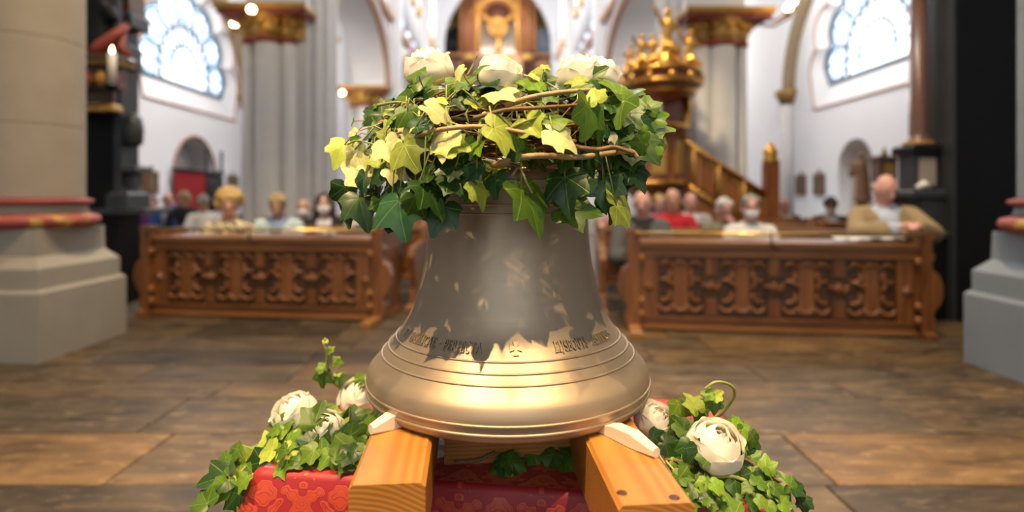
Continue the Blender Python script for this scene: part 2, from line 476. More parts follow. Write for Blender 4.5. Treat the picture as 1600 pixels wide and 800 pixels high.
# ------------------------------------------------------------------ nave: piers, arcade walls, organ end   (nave axis turned slightly)
NAVE = R(1.43)
PIERS = [9.1, 15.6, 22.1, 28.2]
def compound_pier(side, Y, label, px_last):
    t = empty('compound_pier', (0, 0, 0), NAVE); tag(t, label, 'pier', 'compound piers of the nave arcade')
    sx = side
    def bx(x0, x1, y0, y1, z0, z1, nm, m, bev=.0):
        MB().bbox(min(sx * x0, sx * x1), y0, z0, max(sx * x0, sx * x1), y1, z1, max(bev, .004)).build(nm, m, t)
    bx(3.02, 4.02, Y, Y + 1.2, .25, 4.05, 'core', M['stone'])
    bx(2.98, 3.35, Y + .25, Y + 1.0, .25, 11.5, 'wall_shaft_core', M['stone'])
    bx(2.62, 4.25, Y - .32, Y + 1.5, 0, .22, 'plinth', M['stone_base'], .03)
    bx(2.70, 4.17, Y - .24, Y + 1.42, .22, .40, 'plinth', M['stone_base'], .04)
    # (x, y, radius, tall)
    for x, y, r, tall in ((3.62, Y - .02, .20, 0), (3.31, Y + .02, .125, 0), (3.93, Y + .06, .12, 0), (3.10, Y + .10, .10, 1), (2.95, Y + .24, .085, 1),
                          (2.86, Y + .42, .10, 1), (2.84, Y + .66, .11, 1), (3.62, Y + 1.22, .20, 0), (3.93, Y + 1.14, .12, 0)):
        zt = 11.5 if tall else 3.55
        MB().lathe([(r * 1.25, .40), (r * 1.25, .46), (r * 1.08, .52), (r, .58), (r, zt)], 20, (sx * x, y)).build('shaft', M['stone'], t)
        if not tall:
            MB().lathe([(r * 1.02, 3.50), (r * 1.16, 3.53), (r * 1.16, 3.57), (r * 1.0, 3.60)], 20, (sx * x, y)).build('astragal', M['red_paint'], t)
            MB().lathe([(r, 3.58), (r * 1.05, 3.64), (r * 1.35, 3.74), (r * 1.2, 3.78), (r * 1.55, 3.88), (r * 1.7, 3.92)], 16, (sx * x, y)).build('capital', M['gold_paint'], t)
            for k in range(8):
                a = 2 * PI * k / 8
                MB().ball((sx * x + r * 1.38 * C_(a), y + r * 1.38 * S(a), 3.82), (.05, .05, .07), 8, 6).build('capital_leaf', M['gold'], t)
    bx(3.05, 4.0, Y - .05, Y + 1.25, 3.58, 3.9, 'capital_core', M['gold_paint'])
    bx(2.96, 4.28, Y - .34, Y + 1.54, 3.90, 3.97, 'abacus', M['red_paint'], .01)
    bx(2.92, 4.32, Y - .38, Y + 1.58, 3.97, 4.06, 'abacus', M['gold_paint'], .02)
    return t
names = {0: 'nearest', 1: 'second', 2: 'third', 3: 'farthest'}
for side, sn in ((-1, 'left'), (1, 'right')):
    for i, Y in enumerate(PIERS[:3]):
        compound_pier(side, Y, '%s grey compound pier with gilded capital on the %s of the nave' % (names[i], sn), None)

def arcade_wall(side):
    nm = 'wall_nave_left' if side < 0 else 'wall_nave_right'
    x0, x1, top = 3.0, 3.95, 12.0
    mb = MB(); ys = []
    spans = [(PIERS[i] + 1.25, PIERS[i + 1] - .05) for i in range(3)]
    zs = 4.06
    prof = [(PIERS[0] - .1, zs)]
    for a, b in spans:
        c, r = (a + b) / 2, (b - a) / 2
        for i in range(25):
            q = PI * i / 24
            prof.append((c - r * C_(q), zs + 1.62 * S(q)))
    prof.append((29.3, zs))
    for k in range(len(prof) - 1):
        (ya, za), (yb, zb) = prof[k], prof[k + 1]
        v = [(side * x, y, z) for x in (x0, x1) for (y, z) in ((ya, za), (yb, zb), (yb, top), (ya, top))]
        mb.add(v, [(0, 1, 2, 3), (7, 6, 5, 4), (0, 4, 5, 1)])
    y = PIERS[0] - .1
    mb.add([(side * x0, y, zs), (side * x1, y, zs), (side * x1, y, top), (side * x0, y, top)], [(0, 1, 2, 3)])
    w = structure(mb.build(nm, M['plaster'], None, None, (0, 0, NAVE)), 'white upper nave wall above the %s arcade' % ('left' if side < 0 else 'right'))
    fix_normals(w.data)
    # arch mouldings: painted border and stone roll
    for a, b in spans:
        c, r = (a + b) / 2, (b - a) / 2
        for off, rad, m in ((.02, .075, M['border']), (.20, .10, M['stone']), (.62, .035, M['border'])):
            pts = [(side * (x0 - .01), c - (r + off) * C_(PI * i / 32), zs + (1.62 + off) * S(PI * i / 32)) for i in range(33)]
            MB().tube(pts, rad, 8).build('arch_moulding', m, w)
    sc_ = MB().box(min(side * 2.86, side * 3.0), PIERS[0], 5.92, max(side * 2.86, side * 3.0), 29, 6.10).build('string_course', M['border'], w)
    # triforium lancets above the string course, glazed, with gilded colonnettes
    for i in range(3):
        for k in range(4):
            y = PIERS[i] + 1.5 + k * 1.22
            o = arch_pts(y, y + .82, 6.35, 7.75, 8)
            MB().prism(o, .03, ((side * 2.99, 0, 0), (0, 1, 0), (0, 0, 1), (-side, 0, 0))).build('pane', M['pane_small'], w)
            MB().tube([(side * 2.95, a, b) for a, b in o], .05, 6).build('lancet_frame', M['stone'], w)
            MB().lathe([(.07, 6.3), (.07, 7.6)], 10, (side * 2.88, y - .20)).build('colonnette', M['stone'], w)
            MB().lathe([(.08, 7.5), (.15, 7.75), (.16, 7.85)], 10, (side * 2.88, y - .20)).build('colonnette_capital', M['gold'], w)
        y = PIERS[i] + 2.6
        o = arch_pts(y, y + 2.2, 8.8, 10.2, 10)
        MB().prism(o, .03, ((side * 2.99, 0, 0), (0, 1, 0), (0, 0, 1), (-side, 0, 0))).build('clerestory_pane', M['pane_small'], w)
        MB().tube([(side * 2.95, a, b) for a, b in o], .07, 6).build('clerestory_frame', M['stone'], w)
    return w
arcade_wall(-1); arcade_wall(1)

# far end of the nave: white arch, golden apse behind it
fr = ((0, 29.2, 0), (1, 0, 0), (0, 0, 1), (0, 1, 0))
hole = [(-2.75, 0.1)] + [(-2.75 * C_(PI * i / 24), 8.9 + 3.1 * S(PI * i / 24)) for i in range(25)] + [(2.75, .1)]
end = sheet_with_holes('wall_far', [(-8.5, -.02), (8.5, -.02), (8.5, 13.5), (-8.5, 13.5)], [hole], .5, fr, M['plaster'])
end.rotation_euler = (0, 0, NAVE); structure(end, 'white far wall with a tall arch framing the organ')
M['apse'] = simple('golden_apse_plaster', (.80, .58, .20), .8, c2=(.66, .44, .13), scale=1.5)
apse = MB().lathe([(3.4, 0), (3.4, 9.5), (3.1, 11.2), (2.3, 12.6), (0.02, 13.4)], 28, (0, 30.2), True, 0, PI, False).build('wall_apse', M['apse'], None, None, (0, 0, NAVE))
structure(apse, 'golden apse wall behind the organ')

# ------------------------------------------------------------------ organ on its gallery
M['organ_wood'] = wood('organ_case_wood', (.42, .17, .045), (.24, .085, .02), .4, 2, 1, 5)
M['organ_gold'] = simple('organ_gilding', (.70, .40, .10), .4, .5, c2=(.45, .22, .05), scale=6)
M['pipe_metal'] = simple('tin_organ_pipe', (.72, .70, .66), .3, .7, scale=2)
M['organ_dark'] = simple('dark_organ_wood', (.10, .035, .02), .5, scale=4)
org = tag(empty('organ', (0, 0, 0), NAVE), 'wooden pipe organ with gilded crest at the far end of the nave', 'organ')
OY = 29.55
MB().bbox(-1.95, OY + .3, 6.6, 1.95, OY + 1.1, 12.0).build('case', M['organ_wood'], org)
for s in (-1, 1):
    MB().bbox(min(s * 1.12, s * 1.98), OY - .15, 8.3, max(s * 1.12, s * 1.98), OY + .4, 12.2, .03).build('tower', M['organ_wood'], org)
    for k in range(5):
        MB().lathe([(.07, 8.5), (.07, 12.0)], 8, (s * (1.22 + k * .165), OY - .16)).build('tower_flute', M['organ_dark'] if k % 2 else M['organ_wood'], org)
    MB().lathe([(.62, 7.2), (.62, 8.25), (.70, 8.3), (.70, 8.42)], 16, (s * 1.55, OY - .05)).build('tower_pedestal', M['organ_dark'], org)
    MB().ball((s * 1.5, OY - .62, 8.15), (.3, .2, .2), 12, 8).build('gilded_boss', M['organ_gold'], org)
    MB().tube([(s * (1.0), OY - .2, 8.3), (s * 1.0, OY - .2, 11.0), (s * 1.3, OY - .2, 12)], .10, 8).build('gilded_moulding', M['organ_gold'], org)
    for k in range(6):
        MB().lathe([(.06, 8.4), (.06, 9.9 - .05 * k)], 8, (s * (2.12 + k * .125), OY + .1)).build('side_pipe', M['black_iron'] if s < 0 else M['lead'], org)
    MB().bbox(min(s * 2.05, s * 2.8), OY, 8.05, max(s * 2.05, s * 2.8), OY + .2, 8.45).build('side_case', M['organ_dark'], org)
for k in range(13):
    x = -.84 + k * .14
    MB().lathe([(.02, 8.32), (.06, 8.5), (.06, 9.8 + .35 * abs(x))], 10, (x, OY + .12)).build('pipe', M['pipe_metal'], org)
for r0, rt, m in ((1.0, .12, 'organ_gold'), (.78, .07, 'organ_wood'), (1.28, .12, 'organ_wood')):
    MB().tube([(r0 * C_(PI * i / 20), OY - .2, 10.35 + r0 * S(PI * i / 20)) for i in range(21)], rt, 8).build('case_arch', M[m], org)
MB().lathe([(.02, 0), (.62, 0), (.62, .1), (.02, .16)], 20).build('arch_window', M['organ_dark'], org, (0, OY - .1, 10.4), (R(90), 0, 0))
for r0, rt in ((.42, .11), (.18, .10)):
    MB().tube([(r0 * C_(t), OY - .35, 9.75 + r0 * S(t)) for t in [2 * PI * i / 20 for i in range(20)]], rt, 8, True).build('crest', M['organ_gold'], org)
MB().tube([(0, OY - .35, 9.4), (.05, OY - .4, 8.9), (0, OY - .35, 8.3)], [.22, .14, .18], 8).build('crest_pendant', M['organ_gold'], org)
for s in (-1, 1):
    MB().tube([(s * .4, OY - .3, 10.1), (s * .7, OY - .3, 10.3), (s * .95, OY - .3, 10.7)], [.12, .1, .05], 8).build('crest_scroll', M['organ_gold'], org)
gal = tag(empty('organ_gallery', (0, 0, 0), NAVE), 'carved wooden gallery carrying the organ', 'gallery')
MB().bbox(-2.74, OY - .55, 5.6, 2.74, OY + 1.2, 5.9).build('gallery_floor', M['organ_wood'], gal)
for k in range(8):
    x = -2.62 + k * .66
    MB().bbox(x, OY - .6, 5.9, x + .58, OY - .5, 8.0 if k not in (2, 3, 4, 5) else 8.2, .02).build('parapet_panel', M['organ_wood'] if k % 2 else M['organ_dark'], gal)
MB().bbox(-2.74, OY - .68, 8.2, 2.74, OY - .45, 8.32, .02).build('gallery_rail', M['organ_wood'], gal)
MB().bbox(-2.74, OY - .2, 0, 2.74, OY, 5.6).build('gallery_screen', M['organ_dark'], gal)

# ------------------------------------------------------------------ near round column (left) and near pier base (right)
def near_column(cx, cy, half, r, stone, base, label, drums, mirror=1):
    t = tag(empty('round_column', (cx, cy, 0)), label, 'column')
    sq = lambda h, c=0.: [(-h + c, -h), (h - c, -h), (h, -h + c), (h, h - c), (h - c, h), (-h + c, h), (-h, h - c), (-h, -h + c)]
    MB().frust(sq(half), [(0, 0), (.46, 0), (.485, .02)]).build('plinth_block', base, t)
    MB().frust(sq(half - .03), [(.487, 0), (.62, 0), (.70, .07), (.885, .075)]).build('plinth_block', base, t)
    MB().lathe([(r + .04, .885), (r + .085, .905), (r + .10, .935), (r + .085, .968), (r + .03, .985)], 40).build('base_ring', M['ring_gold'], t)
    MB().lathe([(r + .03, .985), (r + .015, 1.02), (r + .015, 1.05)], 40).build('base_scotia', stone, t)
    MB().lathe([(r + .02, 1.05), (r + .05, 1.062), (r + .05, 1.085), (r + .01, 1.10)], 40).build('base_ring', M['red_paint'], t)
    z = 1.10
    for h in drums:
        MB().lathe([(r - .004, z), (r, z + .003), (r, z + .010), (r, z + h - .010), (r, z + h - .003), (r - .004, z + h)], 48).build('drum', stone, t)
        z += h
    return t
def ring_gold():
    m, nt, p = nodes('red_and_gold_painted_ring')
    tc = N(nt, 'ShaderNodeTexCoord'); w = N(nt, 'ShaderNodeTexNoise'); w.inputs['Scale'].default_value = 9
    nt.links.new(tc.outputs['Object'], w.inputs['Vector'])
    mr = N(nt, 'ShaderNodeMapRange'); mr.inputs[1].default_value = .52; mr.inputs[2].default_value = .60
    nt.links.new(w.outputs[0], mr.inputs[0])
    nt.links.new(mixc(nt, mr.outputs[0], (.32, .06, .045), (.48, .28, .06)), p.inputs['Base Color']); p.inputs['Roughness'].default_value = .6
    return m
M['ring_gold'] = ring_gold()
near_column(-3.575, 4.21, .43, .34, M['stone_beige'], M['stone_base'], 'thick beige round column with red base rings at the left edge', (.52, .62, .66, .66, 3.5))
near_column(3.47, 3.40, .43, .34, M['stone_blue'], M['stone_blue'], 'blue-grey column base with red ring at the right edge', (.55, .62, .66, .66, 3.5))

# ------------------------------------------------------------------ black side altars
def altar_left():
    t = tag(empty('side_altar', (0, 0, 0)), 'black marble altar with gilded console behind the left column', 'altar')
    b = lambda x0, y0, z0, x1, y1, z1, nm, m, bev=.01: MB().bbox(x0, y0, z0, x1, y1, z1, bev).build(nm, M[m], t)
    b(-6.2, 5.72, 0, -3.98, 6.1, .93, 'altar_table', 'black_marble')
    b(-6.2, 5.68, .93, -3.66, 6.12, .985, 'altar_slab', 'charcoal')
    b(-6.0, 5.80, .985, -4.06, 6.08, 5.6, 'back_wall', 'black_marble')
    b(-4.06, 5.80, .985, -3.99, 6.08, 5.6, 'pilaster', 'charcoal')
    b(-4.10, 5.74, .985, -3.88, 6.10, 1.16, 'pilaster_base', 'charcoal', .04)
    b(-4.0, 5.80, 1.36, -3.84, 6.05, 1.42, 'ledge', 'charcoal', .02)
    b(-3.98, 5.85, 1.22, -3.90, 6.0, 1.36, 'ledge_bracket', 'charcoal', .03)
    b(-4.30, 5.22, 2.375, -3.62, 5.50, 2.42, 'console_shelf', 'oak_dark', .01)
    b(-4.28, 5.25, 2.335, -3.64, 5.49, 2.375, 'console_gilt_edge', 'gold_paint', .01)
    b(-4.24, 5.32, 2.12, -3.70, 5.48, 2.335, 'console_body', 'oak_dark', .01)
    for i in range(4):
        MB().ball((-4.06 + .115 * i, 5.30, 2.21), (.055, .04, .075), 10, 8).build('gilt_carving', M[('gold_paint', 'red_paint')[i % 2]], t)
    b(-4.18, 5.36, 1.92, -3.76, 5.50, 1.99, 'console_foot', 'gold_paint', .03)
    b(-4.14, 5.40, 1.99, -3.80, 5.48, 2.12, 'console_neck', 'oak_dark', .01)
    b(-4.5, 5.46, 1.93, -4.08, 5.82, 2.40, 'console_back', 'black_marble', .01)
    MB().tube([(-3.66, 5.42, 2.74), (-3.74, 5.36, 2.62), (-3.88, 5.36, 2.52), (-3.95, 5.38, 2.44)], [.03, .055, .06, .08], 10).build('red_drapery', M['red_paint'], t)
    MB().tube([(-3.70, 5.42, 2.66), (-3.72, 5.40, 2.54), (-3.66, 5.42, 2.44)], [.03, .035, .05], 8).build('red_drapery', M['red_paint'], t)
    me = remesh_capsules('dark_statue', [((-4.0, 5.55, 2.45), (-4.0, 5.55, 2.85), .20, .17), ((-4.0, 5.55, 2.85), (-3.98, 5.53, 3.4), .17, .14), ((-4.1, 5.5, 3.1), (-3.78, 5.42, 2.8), .07, .05)], .03, M['black_marble'])
    link('dark_statue', me, t)
    b(-4.0, 5.75, 2.84, -3.85, 6.05, 2.98, 'cornice', 'charcoal', .03)
    b(-3.98, 5.80, 2.98, -3.90, 6.05, 3.4, 'cornice_block', 'oak_dark', .01)
    b(-3.99, 5.76, 2.42, -3.90, 6.0, 2.66, 'capital_block', 'charcoal', .02)
    MB().lathe([(.05, 0), (.09, .04), (.10, .18), (.08, .30), (.04, .34)], 16).build('scroll_volute', M['charcoal'], t, (-3.93, 5.90, 1.62))
    return t
altar_left()
def altar_right():
    t = tag(empty('side_altar', (0, 0, 0)), 'tall black marble altar with red-brown colonnette behind the right pew', 'altar')
    b = lambda x0, y0, z0, x1, y1, z1, nm, m, bev=.01: MB().bbox(x0, y0, z0, x1, y1, z1, bev).build(nm, M[m], t)
    b(3.93, 5.02, 0, 6.6, 5.46, 6, 'altar_wall', 'black_marble')
    b(3.90, 5.03, 0, 3.93, 5.45, 6, 'nave_lit_side', 'charcoal')  # lighter grey paints nave light onto the altar's black side
    b(3.60, 5.1, 1.10, 3.93, 5.6, 1.17, 'ledge', 'charcoal', .02)
    b(3.70, 5.12, .80, 3.93, 5.6, 1.10, 'pedestal_base', 'charcoal', .02)
    b(3.62, 5.08, .74, 3.93, 5.62, .80, 'ledge', 'charcoal', .02)
    b(3.72, 5.1, 0, 3.93, 5.6, .74, 'lower_block', 'black_marble', .01)
    px = 3.785; py = 5.30
    b(px - .11, py - .11, 1.17, px + .11, py + .11, 1.50, 'pedestal', 'charcoal')
    b(px - .15, py - .15, 1.50, px + .15, py + .15, 1.58, 'pedestal_cap', 'black_marble', .02)
    b(px - .075, py - .122, 1.21, px + .075, py - .11, 1.46, 'inscription_panel', 'panel_stone', .004)
    MB().lathe([(.12, 1.58), (.12, 1.61), (.085, 1.65), (.075, 1.70), (.068, 3.1)], 20, (px, py)).build('colonnette', M['red_marble'], t)
    MB().lathe([(.125, 1.585), (.13, 1.60), (.125, 1.615)], 20, (px, py)).build('gilt_base_ring', M['gold_paint'], t)
    b(px - .12, py - .12, 3.1, px + .12, py + .12, 3.35, 'colonnette_capital', 'gold_paint', .03)
    MB().tube([(3.66, 5.14, 1.19), (3.74, 5.16, 1.22), (3.80, 5.18, 1.19)], [.02, .035, .02], 8).build('marble_scroll', M['white'], t)
    return t
M['panel_stone'] = simple('pale_inscription_stone', (.38, .33, .28), .7)
altar_right()
# ------------------------------------------------------------------ pews
PEW_A = R(-7.16); PL = 2.31
def scroll_outline(w, h):
    """front outline of a carved pew end: stepped foot, bulging scroll, waisted neck, flared cap"""
    return [(0, 0), (w, 0), (w, h - .05), (w + .015, h - .03), (w + .015, h), (-.03, h), (-.03, h - .03), (-.005, h - .06), (-.005, h - .16), (-.02, h - .18), (-.02, h - .21),
            (.0, h - .24), (-.012, h - .30), (-.06, h - .34), (-.085, h - .42), (-.085, h - .50), (-.06, h - .57), (-.02, h - .62), (-.015, h - .66), (-.03, h - .69), (-.03, h - .76), (0, h - .78)]
crescent = MB().tube([(.05 * C_(a), 0, .05 * S(a)) for a in [PI * (1 + i / 8) for i in range(9)]], [.008, .014, .018, .021, .022, .021, .018, .014, .008], 6).mesh('carved_cusp', M['oak'])
leafy = MB().tube([(0, 0, -.05), (.012, -.01, -.015), (0, -.012, .02), (-.02, -.006, .05)], [.004, .018, .016, .004], 6).mesh('carved_leaf', M['oak'])
star = MB().lathe([(.055, 0), (.03, .012), (.02, .022), (0.001, .026)], 4, smooth=False).mesh('carved_diamond', M['oak'])
def front_pew(loc, label, flip):
    t = tag(empty('pew_front', loc, PEW_A), label, 'pew front', 'carved oak pew fronts facing the bell')
    for s in (0, 1):
        o = scroll_outline(.085, .835)
        if s: o = [(PL - x, z) for x, z in o][::-1]
        MB().prism(o[::-1], .11, ((0, -.03, 0), (1, 0, 0), (0, 0, 1), (0, 1, 0))).build('end_post', M['oak_v'], t)
        x = 0 if not s else PL - .07
        MB().bbox(x, .08, 0, x + .07, .50, .80, .02).build('end_board', M['oak_v'], t)
        aisle = (s == 1) if not flip else (s == 0)
        MB().bbox(x - .01, -.30 if aisle else -.10, 0, x + .08, .52, .055, .012).build('foot_runner', M['oak_light' if aisle else 'oak'], t)
        # beads turned on the edge of the post
        for z in (.60, .25, .14):
            MB().ball((.10 if not s else PL - .10, -.03, z), (.024, .03, .035), 8, 6).build('turned_bead', M['oak_light'], t)
    MB().bbox(.085, 0, .635, PL - .085, .05, .70, .008).build('top_rail', M['oak'], t)
    MB().bbox(.085, -.022, .70, PL - .085, .06, .735, .012).build('top_moulding', M['oak_light'], t)
    MB().bbox(.085, -.012, .615, PL - .085, .05, .637, .008).build('top_moulding', M['oak'], t)
    MB().bbox(.085, 0, .035, PL - .085, .05, .10, .006).build('bottom_rail', M['oak'], t)
    MB().bbox(.085, -.02, .02, PL - .085, .05, .045, .008).build('bottom_moulding', M['oak_light'], t)
    MB().bbox(.085, -.012, .10, PL - .085, .05, .118, .006).build('bottom_moulding', M['oak'], t)
    for x in (.085, PL - .235):
        MB().bbox(x, 0, .118, x + .15, .045, .615, .004).build('stile', M['oak_v'], t)
        link('carved_diamond', star, t, None, (x + .075, 0, .36), (R(90), 0, 0))
    x0 = .235; W = PL - .47; mw = .13; pw = (W - 3 * mw) / 4
    for k in range(4):
        a = x0 + k * (pw + mw)
        MB().bbox(a, .03, .118, a + pw, .05, .615, .003).build('panel', M['oak_dark'], t)
        MB().bbox(a + .12, .014, .16, a + pw - .12, .03, .58, .006).build('panel_field', M['oak_v'], t)
        for j in range(3):
            for z, fl in ((.215, 0), (.52, 1)):
                link('carved_cusp', crescent, t, None, (a + .06 + j * (pw - .12) / 2, .018, z), (0, PI if fl else 0, 0))
        for sx in (0, 1):
            for z in (.47, .30):
                link('carved_cusp', crescent, t, None, (a + .05 + sx * (pw - .10), .016, z), (0, R(50 if sx else -50), 0))
            link('carved_leaf', leafy, t, None, (a + .10 + sx * (pw - .2), .012, .39), (0, R(30 if sx else -30), 0))
        if k < 3:
            q = a + pw
            MB().bbox(q, .012, .118, q + mw, .045, .615, .004).build('muntin', M['oak_dark'], t)
            MB().bbox(q + .025, .0, .135, q + mw - .025, .02, .27, .004).build('muntin_block', M['oak_v'], t)
            MB().bbox(q + .025, .0, .47, q + mw - .025, .02, .60, .004).build('muntin_block', M['oak_v'], t)
            link('carved_diamond', star, t, None, (q + mw / 2, .01, .37), (R(90), 0, R(0)))
            for sx in (-1, 1): link('carved_leaf', leafy, t, None, (q + mw / 2 + sx * .045, .008, .37), (0, R(45 * sx), 0))
    # sloping book shelf behind the panel
    MB().prism([(0, .69), (.33, .72), (.33, .745), (0, .715)], PL - .17, ((.085, .05, 0), (0, 1, 0), (0, 0, 1), (1, 0, 0))).build('book_shelf', M['oak'], t)
    MB().bbox(.2, .06, 0, .3, .4, .03).build('foot_block', M['oak_dark'], t)
    MB().bbox(PL * .62, -.0, 0, PL * .72, .3, .03).build('foot_block', M['oak_dark'], t)
    # brass barrier rod with dark hook
    MB().tube([(.06, -.055, .808), (PL - .06, -.055, .808)], .015, 10).build('brass_rod', M['brass'], t)
    for x in (.06, PL - .06): MB().tube([(x, -.055, .808), (x, .0, .808)], .012, 8).build('rod_bracket', M['brass'], t)
    hx = PL * (.475 if not flip else .48)
    MB().tube([(hx, -.055, .83), (hx, -.07, .79), (hx, -.075, .73), (hx + .02, -.085, .70), (hx + .05, -.09, .69), (hx + .075, -.085, .71)], .008, 8).build('iron_hook', M['black_iron'], t)
    return t
front_pew((-3.44, 5.32, 0), 'carved oak pew front on the left of the aisle', False)
front_pew((.975, 4.74, 0), 'carved oak pew front on the right of the aisle', True)

def bench(loc, L, label, grp, rz=PEW_A):
    t = tag(empty('bench', loc, rz), label, 'pew', grp)
    for s in (0, 1):
        o = [(0, 0), (.45, 0), (.45, .80), (.42, .84), (.36, .84), (.33, .80), (.32, .66), (.10, .63), (-.06, .60), (-.10, .52), (-.06, .36), (-.03, .2), (-.06, .05)]
        x = 0 if not s else L - .06
        MB().prism(o, .06, ((x, 0, 0), (0, 1, 0), (0, 0, 1), (1, 0, 0))).build('bench_end', M['oak_v'], t)
        MB().ball((x + .03, .02, .40), (.035, .05, .05), 10, 8).build('end_scroll', M['oak_light'], t)
        MB().bbox(x - .01, -.15, 0, x + .07, .5, .05, .01).build('foot_runner', M['oak_light'], t)
    MB().bbox(.06, .03, .27, L - .06, .36, .30, .01).build('seat', M['oak'], t)
    MB().bbox(.06, .36, .30, L - .06, .40, .76, .01).build('backrest', M['oak'], t)
    MB().bbox(.06, .34, .76, L - .06, .44, .79, .01).build('back_rail', M['oak_light'], t)
    MB().bbox(.06, .41, .62, L - .06, .60, .64, .01).build('book_shelf', M['oak'], t)
    return t
u = Vector((C_(PEW_A), S(PEW_A), 0)); w = Vector((-S(PEW_A), C_(PEW_A), 0))
ordn = ['first', 'second', 'third', 'fourth']
for i in range(4):
    y = .62 + .95 * i
    bench(Vector((-3.42, 5.32, 0)) + w * y, 2.42, '%s oak bench row behind the left pew front' % ordn[i], 'left benches')
    if i < 3: bench(Vector((.99, 4.74, 0)) - u * .24 + w * y, 2.52, '%s oak bench row behind the right pew front' % ordn[i], 'right benches')
# benches across the aisles
bench(at(300, 305, 9.2) * 1 - Vector((1.6, 0, CAM_H)), 2.4, 'oak bench in the left aisle below the curtained doorway', 'aisle benches', 0)
bench(Vector((3.75, 7.6, 0)), 2.4, 'oak bench in the right aisle beside the white niche', 'aisle benches', 0)
bench(Vector((3.35, 6.5, 0)) + Vector((.25, .1, 0)), 1.0, 'short oak bench behind the man in the beige jacket', 'aisle benches', 0)
# books and sheets on the shelves
def booklet(px, py, d, wdt, lab, rz):
    t = tag(empty('open_booklet', at(px, py, d), rz), lab, 'booklet')
    for s in (-1, 1):
        MB().prism([(0, 0), (s * wdt * .5, .012), (s * wdt, .003), (s * wdt, .008), (s * wdt * .5, .02), (0, .006)][::s], .16, ((0, 0, 0), (1, 0, 0), (0, 0, 1), (0, 1, .1))).build('page_block', M['white'], t)
booklet(1385, 374.5, 4.60, .17, 'open white booklet on the right shelf below the man in beige', R(-4))
booklet(507, 365.5, 5.22, .09, 'small white booklet on the left shelf below the dark-haired woman', R(-7))
booklet(1335, 376.0, 4.60, .12, 'thin white sheet folder on the right shelf, left of the open booklet', R(-8))

# ------------------------------------------------------------------ people
SK = {k: simple('skin_' + k, c, .55, c2=tuple(q * .88 for q in c), scale=9) for k, c in
      {'fair': (.66, .40, .30), 'pink': (.68, .36, .29), 'tan': (.58, .32, .21)}.items()}
FAB = {k: simple('fabric_' + k, c, .85, c2=tuple(q * .72 for q in c), scale=14) for k, c in
       {'red': (.50, .012, .022), 'beige': (.36, .26, .14), 'lightblue': (.55, .63, .76), 'white': (.76, .75, .73), 'black': (.014, .014, .017), 'grey': (.10, .105, .105),
        'cream': (.70, .60, .42), 'pale_teal': (.55, .68, .70), 'blue': (.05, .12, .40), 'purple': (.25, .05, .30), 'green_grey': (.18, .20, .13), 'light_grey': (.42, .41, .40),
        'pink': (.65, .25, .28), 'navy': (.03, .04, .08), 'orange': (.60, .25, .06), 'blue_grey': (.25, .33, .48)}.items()}
HAIR = {k: simple('hair_' + k, c, .6, c2=tuple(q * .6 for q in c), scale=40, stretch=(1, 1, .3), bump=.5) for k, c in
        {'blond': (.62, .40, .13), 'sandy': (.40, .28, .12), 'white': (.62, .60, .56), 'grey': (.30, .28, .26), 'dark': (.030, .014, .009), 'brown': (.16, .08, .035)}.items()}
def pattern_fabric():
    m, nt, p = nodes('patterned_blouse')
    tc = N(nt, 'ShaderNodeTexCoord'); v = N(nt, 'ShaderNodeTexNoise'); v.inputs['Scale'].default_value = 17; v.inputs['Distortion'].default_value = 1.2
    nt.links.new(tc.outputs['Object'], v.inputs['Vector'])
    rp = N(nt, 'ShaderNodeMapRange'); rp.inputs[1].default_value = .44; rp.inputs[2].default_value = .50
    nt.links.new(v.outputs[0], rp.inputs[0])
    nt.links.new(mixc(nt, rp.outputs[0], (.05, .045, .05), (.70, .58, .36)), p.inputs['Base Color']); p.inputs['Roughness'].default_value = .8
    return m
FAB['patterned'] = pattern_fabric()
M['mask'] = simple('white_face_mask', (.82, .82, .82), .8, c2=(.76, .76, .77))
M['eye'] = simple('dark_eye', (.02, .015, .012), .2)
M['lip'] = simple('lip', (.42, .13, .11), .5)
M['glass_frame'] = simple('spectacle_frame', (.04, .035, .03), .3)
prng = random.Random(11)
